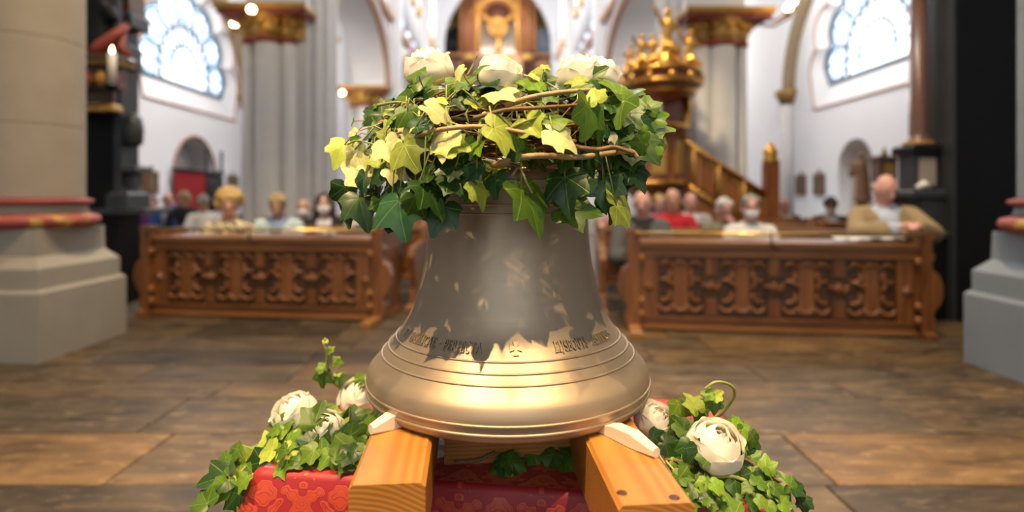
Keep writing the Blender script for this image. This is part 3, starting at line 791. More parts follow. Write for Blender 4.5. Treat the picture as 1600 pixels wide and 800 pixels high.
def person(px, py, d, s, label, top, skin='fair', hair=None, hstyle='short', jacket=None, mask=False, glasses=False, yaw=0, pitch=0, body_yaw=0, pose='lap', fine=False, lean=0.):
    hc = at(px, py, d)
    t = tag(empty('person', (hc.x, hc.y, 0), R(body_yaw) - .55 * math.atan2(hc.x, hc.y)), label, 'person', 'seated congregation')
    dz = hc.z - 1.13 * s
    g = lambda x, y, z: Vector((x * s, (y + lean * max(0, .75 - z)) * s, z * s + dz))
    neck = g(0, .03, 1.0)
    Rm = Euler((R(pitch), 0, R(yaw))).to_matrix()
    hb = g(0, 0, 1.13)
    h = lambda x, y, z: hb + Rm @ (Vector((x, y, z)) * s)
    seat_z = max(.12, .50 * s + dz)
    vox = (.011 if fine else .018) * s
    r3 = lambda a, b, c: (a * s, b * s, c * s)
    arms = {}
    for sd in (-1, 1):
        sh = g(sd * .175, .03, .92)
        if pose == 'rail': el, wr = g(sd * .25 + .02, -.13, .80), g(sd * .045 + .05, -.36, .855)
        elif pose == 'chin' and sd == 1: el, wr = g(.20, -.22, .70), h(.03, -.13, -.11)
        elif pose == 'cross': el, wr = g(sd * .24, -.10, .66), g(-sd * .05, -.27, .68)
        else: el, wr = g(sd * .23, -.04, .66), g(sd * .10, -.26, .58)
        arms[sd] = (sh, el, wr)
    legs = []
    for sd in (-1, 1):
        hip = Vector((sd * .09 * s, .05 * s, seat_z)); kn = Vector((sd * .10 * s, -.30 * s, seat_z + .03)); ft = Vector((sd * .10 * s, -.26 * s, .06))
        legs += [(hip, kn, .085 * s, .06 * s), (kn, ft, .055 * s, .04 * s), (ft, ft + Vector((0, -.12 * s, -.015)), .04 * s, .03 * s)]
    caps = [(neck - Vector((0, 0, .06 * s)), h(0, .02, -.06), .058 * s, .055 * s), (h(0, 0, .012), r3(.075, .092, .105)), (h(0, -.025, -.065), r3(.055, .06, .052)),
            (h(0, -.092, .012), h(0, -.108, -.02), .010 * s, .016 * s), (h(-.077, .01, -.01), r3(.012, .02, .03)), (h(.077, .01, -.01), r3(.012, .02, .03)),
            (g(0, .04, .55), g(0, .04, .86), .13 * s, .135 * s), (g(-.12, .04, .92), g(.12, .04, .92), .065 * s, .065 * s), (Vector((0, .05 * s, seat_z + .03)), g(0, .04, .6), .14 * s, .125 * s)] + legs
    for sd, (sh, el, wr) in arms.items():
        caps += [(sh, el, .05 * s, .042 * s), (el, wr, .040 * s, .028 * s)]
        dr = (wr - el).normalized()
        pm = wr + dr * .045 * s
        caps += [(wr, pm, .028 * s, .034 * s)]
        sidev = dr.cross(Vector((0, 0, 1))).normalized()
        for k, ln in enumerate((.055, .068, .064, .048)):
            b0 = pm + sidev * (k - 1.5) * .019 * s
            m1 = b0 + dr * ln * .55 * s + Vector((0, 0, -.008 * s)); m2 = m1 + dr * ln * .4 * s + Vector((0, 0, -.025 * s))
            caps += [(b0, m1, .0105 * s, .0095 * s), (m1, m2, .0095 * s, .008 * s)]
        th = wr + dr * .02 * s - sidev * sd * .03 * s
        caps += [(th, th + dr * .035 * s - sidev * sd * .02 * s + Vector((0, 0, .01 * s)), .012 * s, .010 * s)]
    link('body', remesh_capsules('body', caps, vox, SK[skin], 3), t)
    def garment(nm, k, mat, sleeves=.93, collar=True):
        cs = [(g(0, .04, .50), g(0, .04, .86), (.14 + k) * s, (.145 + k) * s), (g(-.13, .04, .915), g(.13, .04, .915), (.068 + k) * s, (.068 + k) * s),
              (g(-.05, .035, .955), g(.05, .035, .955), (.055 + k) * s, (.055 + k) * s), (Vector((0, .05 * s, seat_z + .05)), g(0, .04, .55), (.15 + k) * s, (.14 + k) * s)]
        for sd, (sh, el, wr) in arms.items():
            we = el + (wr - el) * sleeves
            cs += [(sh, el, (.058 + k) * s, (.050 + k) * s), (el, we, (.048 + k) * s, (.038 + k) * s)]
        return remesh_capsules(nm, cs, vox * 1.15, mat, 3)
    link('shirt' if jacket else 'blouse', garment('shirt', .004, FAB[top], .9), t)
    MB().tube([neck + Vector((.068 * s * C_(a), .062 * s * S(a) - .01 * s, (.002 + .02 * S(a)) * s)) for a in [2 * PI * i / 16 for i in range(16)]], .008 * s, 6, True).build('collar', FAB[top], t)
    if jacket:
        me = garment('jacket', .022, FAB[jacket], .96)
        bm = bmesh.new(); bm.from_mesh(me)
        dele = []
        for f in bm.faces:
            c = f.calc_center_median(); zz = (c.z - dz) / s; xx = abs(c.x) / s
            if c.y / s < .02 and zz > .50 and xx < .018 + .22 * max(0, zz - .60): dele.append(f)
            elif zz > .955 and xx < .10 and c.y / s < .06: dele.append(f)
        bmesh.ops.delete(bm, geom=dele, context='FACES'); bm.to_mesh(me); bm.free()
        link('jacket', me, t)
        for sd in (-1, 1):
            MB().add([g(sd * .05, -.01, .985), g(sd * .105, -.06, .93), g(sd * .095, -.155, .80), g(sd * .03, -.175, .66), g(sd * .045, -.155, .80), g(sd * .07, -.07, .93)],
                     [(0, 1, 5), (1, 2, 4, 5), (2, 3, 4)][::1]).build('lapel', FAB[jacket], t)
    # face
    for sd in (-1, 1):
        MB().ball(h(sd * .031, -.084, .018), r3(.013, .008, .008), 8, 6).build('eye', M['eye'], t)
        if hair and not glasses: MB().tube([h(sd * .015, -.093, .040), h(sd * .032, -.094, .046), h(sd * .050, -.083, .040)], .004 * s, 5).build('eyebrow', HAIR[hair], t)
    if mask:
        me = remesh_capsules('face_mask', [(h(0, -.058, -.045), r3(.062, .060, .050)), (h(0, -.085, -.03), r3(.03, .035, .03))], .012 * s, M['mask'], 3)
        mk = link('face_mask', me, t)
        for sd in (-1, 1): MB().tube([h(sd * .055, -.07, -.03), h(sd * .080, -.01, -.01)], .003 * s, 5).build('ear_loop', M['mask'], mk)
    else:
        MB().ball(h(0, -.079, -.062), r3(.026, .008, .008), 10, 6).build('mouth', M['lip'], t)
    if glasses:
        gl = MB().tube([h(-.012, -.106, .02), h(0, -.108, .023), h(.012, -.106, .02)], .003 * s, 5).build('spectacles', M['glass_frame'], t)
        for sd in (-1, 1):
            MB().tube([h(sd * .034 + .024 * C_(a), -.104, .016 + .019 * S(a)) for a in [2 * PI * i / 14 for i in range(14)]], .0032 * s, 5, True).build('rim', M['glass_frame'], gl)
            MB().tube([h(sd * .058, -.10, .02), h(sd * .08, .01, .015)], .003 * s, 5).build('temple_arm', M['glass_frame'], gl)
    if hair:
        hs = []
        if hstyle in ('short', 'curly', 'long'):
            hs += [(h(0, .022, .032), r3(.088, .097, .108)), (h(0, .055, -.01), r3(.078, .065, .085))]
            for sd in (-1, 1): hs += [(h(sd * .045, -.022, .072), r3(.040, .055, .040))]
        if hstyle == 'curly':
            for k in range(46):
                a, b = prng.uniform(0, 2 * PI), prng.uniform(-.25, 1.45)
                v = Vector((C_(a) * C_(b) * .098, .03 + S(a) * C_(b) * .10, .03 + S(b) * .115))
                if v.y < -.055 and v.z < .07: continue
                hs.append((h(*v), r3(.034, .034, .034)))
        if hstyle == 'long':
            for sd in (-1, 1):
                hs += [(h(sd * .072, .0, .04), h(sd * .088, -.005, -.12), .030 * s, .032 * s), (h(sd * .085, .01, -.1), h(sd * .10, -.03, -.26), .034 * s, .026 * s)]
            hs += [(h(0, .07, .02), h(0, .08, -.24), .07 * s, .08 * s)]
        if hstyle == 'fringe':
            for sd in (-1, 1): hs += [(h(sd * .065, .02, .01), h(sd * .055, .07, -.01), .022 * s, .03 * s)]
            hs += [(h(-.05, .08, -.01), h(.05, .08, -.01), .03 * s, .03 * s)]
        link('hair', remesh_capsules('hair', hs, .012 * s, HAIR[hair], 0 if hstyle == 'curly' else 3), t)
    return t
# left of the aisle
person(358, 321, 5.72, 1.13, 'smiling woman with curly blond hair in a cream and black patterned blouse', 'patterned', 'tan', 'blond', 'curly', yaw=10, pitch=4, pose='cross', fine=True)
person(434, 322, 5.85, 1.0, 'person with short sandy hair in a pale teal cardigan bowing the head', 'blue_grey', 'tan', 'sandy', 'short', jacket='pale_teal', pitch=28, fine=True)
person(474, 326, 6.75, .96, 'balding masked man in a black suit and white shirt', 'white', 'tan', 'brown', 'fringe', jacket='black', mask=True)
person(507, 320, 6.25, 1.06, 'masked woman with long dark hair in a black jacket', 'white', 'fair', 'dark', 'long', jacket='black', mask=True, fine=True)
person(546, 326, 6.3, 1.0, 'person in a cream top seated right of the dark-haired woman', 'cream', 'fair', 'sandy', 'short')
person(588, 326, 5.75, 1.0, 'white-haired person in navy behind the ivy, by the left aisle end', 'navy', 'pink', 'white', 'short', mask=True)
# far left aisle
person(222, 312, 9.6, 1.0, 'small balding person in purple near the left altar', 'purple', 'pink', 'brown', 'fringe')
person(239, 318, 10.4, .95, 'small person in pink in the far left corner', 'pink', 'pink', 'brown', 'short')
person(262, 312, 9.5, 1.0, 'person in a blue jacket by the red curtain', 'white', 'pink', 'white', 'fringe', jacket='blue', yaw=40, pose='chin')
person(286, 311, 9.4, 1.0, 'person in black in front of the red curtain', 'black', 'tan', 'sandy', 'short', yaw=-50)
person(318, 318, 8.2, .95, 'person in a white shirt bending forward below the iron grille', 'white', 'tan', 'grey', 'short', pitch=45, pose='cross')
person(342, 318, 9.0, .95, 'person in white half hidden by the curly-haired woman', 'white', 'pink', 'grey', 'short')
# right of the aisle
person(1003, 318, 5.45, 1.08, 'elderly bald man in a dark grey jacket behind the yellow ivy leaf', 'black', 'pink', 'white', 'fringe', jacket='grey', pitch=10, yaw=-8, pose='cross')
person(966, 320, 7.5, 1.0, 'person in a pink top glimpsed between bell and ivy', 'pink', 'pink', 'dark', 'short', glasses=True)
person(1011, 320, 7.3, .98, 'brown-haired person between the grey jacket and the red shirt', 'white', 'tan', 'brown', 'short')
person(1030, 318, 7.55, .98, 'fair-haired person in purple behind the man in red', 'purple', 'fair', 'blond', 'short')
person(1051, 313, 5.95, 1.03, 'balding man in a bright red shirt', 'red', 'tan', 'brown', 'fringe', fine=True, yaw=-6)
person(1079, 316, 6.9, 1.02, 'white-haired man in a light grey waistcoat and white sleeves behind the man in red', 'white', 'pink', 'white', 'fringe', jacket='light_grey')
person(1132, 328, 6.1, 1.0, 'white-haired woman in grey-green resting her chin on her hand', 'green_grey', 'pink', 'white', 'short', glasses=True, pose='chin', yaw=18, pitch=12, fine=True)
person(1173, 326, 5.32, 1.0, 'grey-haired woman with spectacles, white face mask and white blouse', 'white', 'pink', 'grey', 'short', mask=True, glasses=True, fine=True, pose='cross')
person(1226, 322, 8.4, .95, 'small person in a dark suit below the pulpit stair', 'white', 'pink', 'grey', 'fringe', jacket='black')
person(1298, 322, 8.0, 1.0, 'dark-haired masked person leaning over the right aisle bench', 'light_grey', 'tan', 'dark', 'short', jacket='black', mask=True, pitch=35, yaw=-30)
person(1384, 296, 5.02, 1.13, 'bald man in a beige jacket and light blue shirt leaning on the pew', 'lightblue', 'pink', 'grey', 'fringe', jacket='beige', pitch=26, yaw=14, pose='rail', fine=True)

# ------------------------------------------------------------------ pulpit
PD = 8.3; pc = at(1033, 305, PD)
pul = tag(empty('pulpit', (0, 0, 0)), 'gilded wooden pulpit with figured canopy and panelled stair', 'pulpit')
M['pulpit_wood'] = wood('pulpit_wood', (.30, .11, .035), (.16, .05, .016), .38, 2, 2, 8, .2)
zc = at(0, 150, PD).z
MB().lathe([(.10, zc - .1), (.36, zc - .03), (.46, zc), (.50, zc + .07), (.56, zc + .10), (.57, zc + .18), (.50, zc + .22), (.53, zc + .30), (.55, zc + .34), (.40, zc + .40), (.12, zc + .46)], 10, (pc.x, pc.y), False).build('canopy', M['pulpit_wood'], pul)
for z, r in ((zc + .14, .575), (zc + .32, .555), (zc + .02, .48)):
    MB().tube([(pc.x + r * C_(a), pc.y + r * S(a), z) for a in [2 * PI * i / 20 for i in range(20)]], .028, 6, True).build('gilt_band', M['gold'], pul)
for k in range(12):
    a = 2 * PI * k / 12
    MB().ball((pc.x + .56 * C_(a), pc.y + .56 * S(a), zc + .20), (.06, .06, .07), 8, 6).build('gilt_ornament', M['gold'], pul)
def gilt_figure(x, y, z, s, arm):
    c = [((x, y, z), (x, y, z + .28 * s), .12 * s, .09 * s), ((x, y, z + .28 * s), (x + .02, y, z + .48 * s), .09 * s, .10 * s), ((x + .02, y - .02, z + .66 * s), (.065 * s, .07 * s, .08 * s)),
         ((x + .02, y, z + .5 * s), (x + .02, y, z + .62 * s), .05 * s, .04 * s), ((x - .08 * s, y, z + .5 * s), (x - .22 * s, y - .05, z + (.5 + arm) * s), .045 * s, .03 * s), ((x + .1 * s, y, z + .5 * s), (x + .22 * s, y - .05, z + (.42 - arm * .4) * s), .045 * s, .03 * s),
         ((x - .05, y - .05, z + .05), (x - .15 * s, y - .12, z - .05), .08 * s, .05 * s), ((x + .06 * s, y - .05, z + .1), (x + .17 * s, y - .12, z), .08 * s, .05 * s)]
    link('gilt_figure', remesh_capsules('gilt_figure', c, .025 * s, M['gold'], 2), pul)
gilt_figure(pc.x - .36, pc.y - .25, zc + .38, .62, .15); gilt_figure(pc.x - .16, pc.y - .1, zc + .42, .62, -.1)
gilt_figure(pc.x + .08, pc.y, zc + .62, .9, .25); gilt_figure(pc.x + .34, pc.y - .2, zc + .38, .72, .2)
gilt_figure(pc.x - .48, pc.y - .05, zc + .36, .5, -.1)
MB().lathe([(.22, zc + .36), (.25, zc + .45), (.16, zc + .6), (.10, zc + .7)], 12, (pc.x + .08, pc.y)).build('figure_base', M['gold'], pul)
# back panel with gilt scroll, round basin, gilt rail
MB().bbox(pc.x + .05, pc.y + .12, 1.7, pc.x + .40, pc.y + .2, zc, .01).build('back_panel', M['pulpit_wood'], pul)
MB().tube([(pc.x + .40, pc.y + .08, zc), (pc.x + .42, pc.y + .06, zc - .3), (pc.x + .34, pc.y + .06, zc - .5), (pc.x + .40, pc.y + .06, zc - .75)], [.06, .05, .035, .06], 8).build('gilt_scroll', M['gold'], pul)
MB().lathe([(.04, .75), (.16, .95), (.30, 1.12), (.46, 1.22), (.50, 1.28), (.46, 1.32), (.46, 1.98), (.52, 2.02), (.54, 2.10), (.46, 2.14)], 8, (pc.x - .15, pc.y), False).build('basin', M['pulpit_wood'], pul)
for z in (1.29, 2.08):
    MB().tube([(pc.x - .15 + .53 * C_(a), pc.y + .53 * S(a), z) for a in [2 * PI * i / 16 for i in range(16)]], .035, 6, True).build('gilt_band', M['gold'], pul)
MB().lathe([(.16, 0), (.16, .1), (.09, .2), (.08, .95)], 12, (pc.x - .15, pc.y)).build('basin_foot', M['gold_paint'], pul)
for k in range(5):
    a = -PI + PI * k / 4
    MB().bbox(-.10, -.02, 1.42, .10, .0, 1.88, .02).build('gilt_relief', M['gold_paint'], pul, (pc.x - .15 + .44 * C_(a), pc.y + .44 * S(a), 0), (0, 0, a + PI / 2))
# stair balustrade
A, B = at(1046, 205, PD - .2), at(1203, 309, PD - .2)
dlt = B - A; hgt = 64 / F_PX * PD
MB().tube([A, A + dlt * .5, B], .045, 8).build('handrail', M['gold'], pul)
MB().tube([A - Vector((0, 0, hgt * 1.02)), A + dlt * .5 - Vector((0, 0, hgt * 1.02)), B - Vector((0, 0, hgt * 1.02))], .05, 8).build('lower_rail', M['gold'], pul)
for k in range(4):
    a, b = A + dlt * (k / 4 + .012), A + dlt * ((k + 1) / 4 - .012)
    q = [a, b, b - Vector((0, 0, hgt)), a - Vector((0, 0, hgt))]
    bk = Vector((0, .06, 0))
    MB().add(q + [p + bk for p in q], [(3, 2, 1, 0), (4, 5, 6, 7), (0, 1, 5, 4), (1, 2, 6, 5), (2, 3, 7, 6), (3, 0, 4, 7)]).build('stair_panel', M['pulpit_wood'], pul)
    cen = sum(q, Vector()) / 4
    fr_ = [cen + (p - cen) * .66 - Vector((0, .02, 0)) for p in q]
    MB().tube(fr_, .016, 6, True).build('gilt_frame', M['gold_paint'], pul)
    MB().tube([q[1] - Vector((0, .02, 0)), q[2] - Vector((0, .02, 0))], .025, 6).build('gilt_baluster', M['gold_paint'], pul)
MB().add([A - Vector((0, 0, hgt)), B - Vector((0, 0, hgt)), Vector((B.x, B.y, 0)), Vector((A.x, A.y, 0)), A + Vector((0, .8, -hgt)), B + Vector((0, .8, -hgt)), Vector((B.x, B.y + .8, 0)), Vector((A.x, A.y + .8, 0))],
         [(3, 2, 1, 0), (4, 5, 6, 7), (0, 1, 5, 4), (1, 2, 6, 5), (0, 4, 7, 3)]).build('stair_side', M['pulpit_wood'], pul)
NP = at(1204, 305, PD - .2)
MB().bbox(NP.x - .09, NP.y - .09, 0, NP.x + .09, NP.y + .09, 1.62, .01).build('newel_post', M['pulpit_wood'], pul)
MB().lathe([(.09, 1.55), (.12, 1.60), (.09, 1.64), (.11, 1.74), (.08, 1.78), (.03, 1.86), (.01, 1.88)], 12, (NP.x, NP.y)).build('newel_cap', M['gold'], pul)

# ------------------------------------------------------------------ things on the aisle walls
M['canvas'] = simple('dark_painting', (.16, .14, .07), .6, c2=(.05, .045, .03), scale=14)
M['frame'] = simple('brown_picture_frame', (.16, .07, .03), .45)
def picture(side, px, py, wd, ht, label):
    d = 889 * AX / abs(px - 800); p = at(px, py, d)
    t = tag(empty('framed_picture', (side * (AX - .03), p.y, p.z)), label, 'picture', 'small station pictures on the aisle walls')
    MB().box(-.012, -wd / 2, -ht / 2, .012, wd / 2, ht / 2).build('canvas', M['canvas'], t)
    for a in (-1, 1):
        MB().box(-.03, a * wd / 2 - .04, -ht / 2 - .04, .03, a * wd / 2 + .04, ht / 2 + .04).build('frame_bar', M['frame'], t)
        MB().box(-.03, -wd / 2, a * ht / 2 - .04, .03, wd / 2, a * ht / 2 + .04).build('frame_bar', M['frame'], t)
    MB().box(-.01, -.02, ht / 2 + .04, .01, .02, ht / 2 + .14).box(-.01, -.05, ht / 2 + .08, .01, .05, ht / 2 + .105).build('cross_finial', M['frame'], t)
picture(1, 1253, 289, .36, .42, 'small framed picture on the right wall, farther from the niche')
picture(1, 1281.5, 288, .36, .42, 'small framed picture on the right wall, nearer the niche')
picture(-1, 235, 285, .28, .38, 'framed picture on the left wall beside the black altar')
picture(-1, 362, 287, .40, .34, 'small framed picture on the left wall right of the iron grille')
picture(-1, 214, 285, .26, .42, 'framed picture partly hidden by the black altar')
# red curtain and black iron grille at the left doorway
ya, yb = dl; ym = at(313, 300, 889 * AX / 487).y
cz0, cz1 = .2, at(290, 268, 889 * AX / 510).z
mb = MB(); n = 40; vs = []
for j, z in enumerate((cz0, cz1)):
    for i in range(n + 1): vs.append((-AX + .10 + .035 * S(i * 1.9), ya + (ym - ya) * i / n, z))
mb.add(vs, [(i, i + 1, n + 2 + i, n + 1 + i) for i in range(n)], True)
cur = mb.build('curtain', M['curtain']); tag(cur, 'red curtain hanging in the left aisle doorway', 'curtain')
gri = tag(empty('iron_grille', (-AX + .12, ym, 0)), 'black iron grille beside the red curtain', 'grille')
gw = yb - ym
MB().tube([(0, -(ym - ya) - .1, cz1 + .02), (0, gw + .05, cz1 + .02)], .035, 6).build('top_bar', M['black_iron'], gri)
for k in range(8):
    y = .04 + (gw - .08) * k / 7
    MB().tube([(0, y, 0), (0, y, cz1 + (.55 if k in (0, 7) else 0))], .035 if k in (0, 7) else .022, 6).build('bar', M['black_iron'], gri)
for k in range(7):
    MB().tube([(0, 0, .3 + k * .22), (0, gw, .3 + k * .22)], .022, 6).build('cross_bar', M['black_iron'], gri)
MB().box(-.06, .02, .05, -.04, gw - .02, cz1).build('backing', M['black_iron'], gri)
# carved saint in the right niche
sp_ = Vector((AX + .06, 11.78, 0))
M['statue_wood'] = simple('carved_statue_wood', (.22, .10, .04), .5, c2=(.10, .045, .02), scale=10)
st = tag(empty('saint_statue', (sp_.x, sp_.y, .34)), 'carved wooden statue of a robed figure with child in the right niche', 'statue')
link('figure', remesh_capsules('figure', [((0, 0, .75), (0, 0, 1.15), .15, .12), ((0, 0, 1.15), (-.02, 0, 1.42), .12, .10), ((-.03, 0, 1.58), (.065, .07, .085)), ((-.03, 0, 1.42), (-.03, 0, 1.52), .04, .035),
     ((-.08, .12, 1.4), (-.16, .18, 1.2), .045, .035), ((-.12, .16, 1.22), (-.12, .16, 1.36), .06, .05), ((-.12, .16, 1.44), (.045, .05, .05))], .025, M['statue_wood'], 2), st)
MB().lathe([(.16, 0), (.16, .08), (.11, .14), (.11, .62), (.17, .68), (.17, .74)], 14).build('pedestal', M['statue_wood'], st)
# small shrine right of the man's head
sh_ = at(1402, 305, 8.6)
shr = tag(empty('wall_shrine', (sh_.x, sh_.y + .3, 1.25)), 'small dark wooden shrine with gilt figure behind the man in beige', 'shrine')
MB().bbox(-.14, -.1, -.02, .14, .1, .42).build('body', M['frame'], shr); MB().bbox(-.19, -.13, .42, .19, .13, .48, .02).build('cornice', M['frame'], shr)
MB().bbox(-.08, -.12, .06, .08, -.10, .36).build('gilt_panel', M['gold_paint'], shr); MB().lathe([(.05, .48), (.03, .56), (.005, .64)], 8).build('finial', M['gold_paint'], shr)
MB().lathe([(.06, -1.25), (.05, -.02)], 8).build('post', M['frame'], shr)

# ------------------------------------------------------------------ candle and lamps
M['flame'] = simple('candle_flame', (1.0, .72, .30), emit=22)
M['bulb'] = simple('lamp_bulb', (1.0, .70, .34), emit=26)
cd = 4.95; cp = at(175, 134, cd)
can = tag(empty('wall_candle', cp), 'white candle burning on a dark bracket beside the left column', 'candle')
MB().lathe([(.001, 0), (.034, 0), (.034, .275), (.030, .283), (.001, .278)], 20).build('candle', M['wax'], can)
MB().lathe([(.002, .283), (.014, .296), (.012, .315), (.002, .345)], 10).build('flame', M['flame'], can)
MB().lathe([(.02, -.05), (.035, -.035), (.06, -.01), (.062, .004), (.05, .0)], 16).build('drip_pan', M['black_iron'], can)
MB().tube([(0, 0, -.04), (-.02, .02, -.14), (-.14, .02, -.17), (-.27, .0, -.17), (-.30, -.0, -.16)], .010, 8).build('bracket_arm', M['black_iron'], can)
MB().ball((-.30, 0, -.16), .025, 10, 8).build('bracket_knob', M['black_iron'], can)
def sconce(px, py, d, lab, back=(0, .35, -.15)):
    p = at(px, py, d)
    t = tag(empty('capital_lamp', p), lab, 'lamp', 'warm lamps on the pier capitals')
    MB().ball((0, 0, 0), .055, 12, 8).build('bulb', M['bulb'], t)
    MB().lathe([(.02, -.16), (.05, -.12), (.06, -.06), (.04, -.05)], 12).build('socket', M['gold'], t)
    MB().tube([(0, 0, -.14), (back[0] * .5, back[1] * .5, -.20), back], .02, 8).build('arm', M['gold'], t)
sconce(366, 37, 9.3, 'warm lamp left of the nearest left capital', (.5, .3, -.15)); sconce(377, 37, 9.5, 'second warm lamp left of the nearest left capital', (.4, .1, -.15))
sconce(393, 15, 8.3, 'warm lamp above the nearest left capital', (.15, .7, -.1)); sconce(535, 145, 14.9, 'warm lamp on the second left capital', (.3, .4, -.1))
sconce(1238, 3, 8.5, 'warm lamp right of the nearest right capital', (-.25, .5, -.1)); sconce(1232, 12, 8.4, 'lower warm lamp right of the nearest right capital', (-.2, .5, -.1))
# ------------------------------------------------------------------ choir behind the viewer (its windows light the bell)
M['pane_choir'] = glass_mat('daylit_choir_glass', (.92, .96, 1.0), (.70, .85, 1.0), 3.0, 3.2)
chw = structure(MB().box(-6.5, -9.3, 0, 6.5, -9, 9).build('wall_choir', M['plaster']), 'choir wall behind the viewer')
for x in (-4.2, -1.4, 1.4, 4.2):
    o = arch_pts(x - .75, x + .75, 2.6, 6.2, 10)
    MB().prism(o, .05, ((0, -8.98, 0), (1, 0, 0), (0, 0, 1), (0, 1, 0))).build('pane', M['pane_choir'], chw)
    MB().tube([(a, -8.95, b) for a, b in o], .09, 6).build('window_frame', M['stone'], chw)
for s, nm in ((-1, 'wall_choir_left'), (1, 'wall_choir_right')):
    structure(MB().box(min(s * 6.5, s * 6.8), -9, 0, max(s * 6.5, s * 6.8), 1.0, 9).build(nm, M['plaster']), 'choir side wall')

# ------------------------------------------------------------------ table, cloth, beams
K = .896
BX, BY = -.0075, 1.114
TZ = .645; TA = R(-8); TC = Vector((.012, 1.150, 0)); TW, TD = .865, .46
M['table_wood'] = wood('plain_table_wood', (.40, .25, .12), (.28, .16, .07), .6)
tab = tag(empty('table', TC, TA), 'wooden table hidden under the red damask cloth', 'table')
MB().bbox(-TW / 2 + .01, -TD / 2 + .01, TZ - .045, TW / 2 - .01, TD / 2 - .01, TZ - .006, .004).build('tabletop', M['table_wood'], tab)
for a in (-1, 1):
    for b in (-1, 1):
        MB().bbox(a * (TW / 2 - .06) - .03, b * (TD / 2 - .06) - .03, 0, a * (TW / 2 - .06) + .03, b * (TD / 2 - .06) + .03, TZ - .045, .002).build('leg', M['table_wood'], tab)
def damask():
    m, nt, p = nodes('red_damask')
    uv = N(nt, 'ShaderNodeUVMap'); sx = N(nt, 'ShaderNodeSeparateXYZ'); nt.links.new(uv.outputs[0], sx.inputs[0])
    a = mathn(nt, 'MULTIPLY', sx.outputs[0], 2 * PI / .135); b = mathn(nt, 'MULTIPLY', sx.outputs[1], 2 * PI / .135)
    sin = lambda q: mathn(nt, 'SINE', q)
    cos = lambda q: mathn(nt, 'COSINE', q)
    mul = lambda x, y: mathn(nt, 'MULTIPLY', x, y)
    add = lambda x, y: mathn(nt, 'ADD', x, y)
    f1 = mul(cos(a), cos(b))
    f2 = mul(cos(add(mul(a, 2.), mul(sin(b), 1.6))), sin(mul(b, 2.)))
    f2b = mul(cos(add(mul(a, -2.), mul(sin(b), 1.6))), sin(mul(b, 2.)))
    f3 = mul(cos(mul(a, 4.)), cos(add(mul(b, 5.), mul(cos(a), 2.))))
    f = add(add(f1, mul(add(f2, f2b), .45)), mul(f3, .38))
    ab = mathn(nt, 'ABSOLUTE', f)
    mr = N(nt, 'ShaderNodeMapRange'); mr.inputs[1].default_value = .38; mr.inputs[2].default_value = .46; nt.links.new(ab, mr.inputs[0])
    mr2 = N(nt, 'ShaderNodeMapRange'); mr2.inputs[1].default_value = .55; mr2.inputs[2].default_value = .50; nt.links.new(ab, mr2.inputs[0])
    c0 = mixc(nt, mr.outputs[0], (.26, .008, .012), (.38, .050, .022))
    ln = mathn(nt, 'LESS_THAN', mathn(nt, 'ABSOLUTE', mathn(nt, 'SUBTRACT', mathn(nt, 'FRACT', mul(ab, 2.2)), .5)), .09)
    c0 = mixc(nt, mul(ln, .8), c0, (.24, .008, .012))
    nt.links.new(c0, p.inputs['Base Color'])
    rr = N(nt, 'ShaderNodeMapRange'); rr.inputs[3].default_value = .55; rr.inputs[4].default_value = .34; nt.links.new(mr.outputs[0], rr.inputs[0])
    nt.links.new(rr.outputs[0], p.inputs['Roughness'])
    p.inputs['Sheen Weight'].default_value = .15; p.inputs['Sheen Tint'].default_value = (1, .35, .15, 1)
    wv = N(nt, 'ShaderNodeBump'); wv.inputs['Strength'].default_value = .35; wv.inputs['Distance'].default_value = .0015
    nt.links.new(mr.outputs[0], wv.inputs['Height']); nt.links.new(wv.outputs[0], p.inputs['Normal'])
    return m
M['damask'] = damask()
def make_cloth():
    per = []; nx, ny = 46, 24; hx, hy, rc = TW / 2, TD / 2, .015
    for i in range(nx): per.append((-hx + 2 * hx * i / nx, -hy))
    for i in range(ny): per.append((hx, -hy + 2 * hy * i / ny))
    for i in range(nx): per.append((hx - 2 * hx * i / nx, hy))
    for i in range(ny): per.append((-hx, hy - 2 * hy * i / ny))
    n = len(per); arc = [0.]
    for i in range(n): arc.append(arc[-1] + (Vector(per[(i + 1) % n]) - Vector(per[i])).length)
    levels = [(-.012, 0.), (-.004, -.002), (0, -.010), (.006, -.04), (.016, -.12), (.03, -.25), (.045, -.42), (.055, -.60), (.058, -.638)]
    vs = []
    for off, dz in levels:
        for i, (x, y) in enumerate(per):
            dx = 1 if x >= hx - 1e-6 else (-1 if x <= -hx + 1e-6 else 0); dy = 1 if y >= hy - 1e-6 else (-1 if y <= -hy + 1e-6 else 0)
            corner = min(hx - abs(x), 9) + min(hy - abs(y), 9)
            k = min(1, -dz / .5)
            wob = .022 * k * S(arc[i] * 21) + .05 * k * math.exp(-(corner / .05) ** 2)
            vs.append((x + dx * (off + wob), y + dy * (off + wob), TZ + dz))
    fs = [(l * n + i, l * n + (i + 1) % n, (l + 1) * n + (i + 1) % n, (l + 1) * n + i)[::-1] for l in range(len(levels) - 1) for i in range(n)]
    fs.append(tuple(range(n)))
    mb = MB().add(vs, fs, True); mb.s[-1] = False
    me = mb.mesh('tablecloth', M['damask'])
    uvl = me.uv_layers.new(name='UVMap')
    for pl in me.polygons:
        for li in pl.loop_indices:
            vi = me.loops[li].vertex_index; l, i = divmod(vi, n)
            if len(pl.vertices) > 4: uvl.data[li].uv = vs[vi][:2]
            else:
                aa = arc[i]
                if i == 0 and max(v % n for v in pl.vertices) == n - 1: aa = arc[n]
                uvl.data[li].uv = (aa - hx, vs[vi][2] - TZ - hy)
    o = link('tablecloth', me, None, None, TC, (0, 0, TA))
    tag(o, 'red damask cloth draped over the table under the bell', 'tablecloth')
make_cloth()
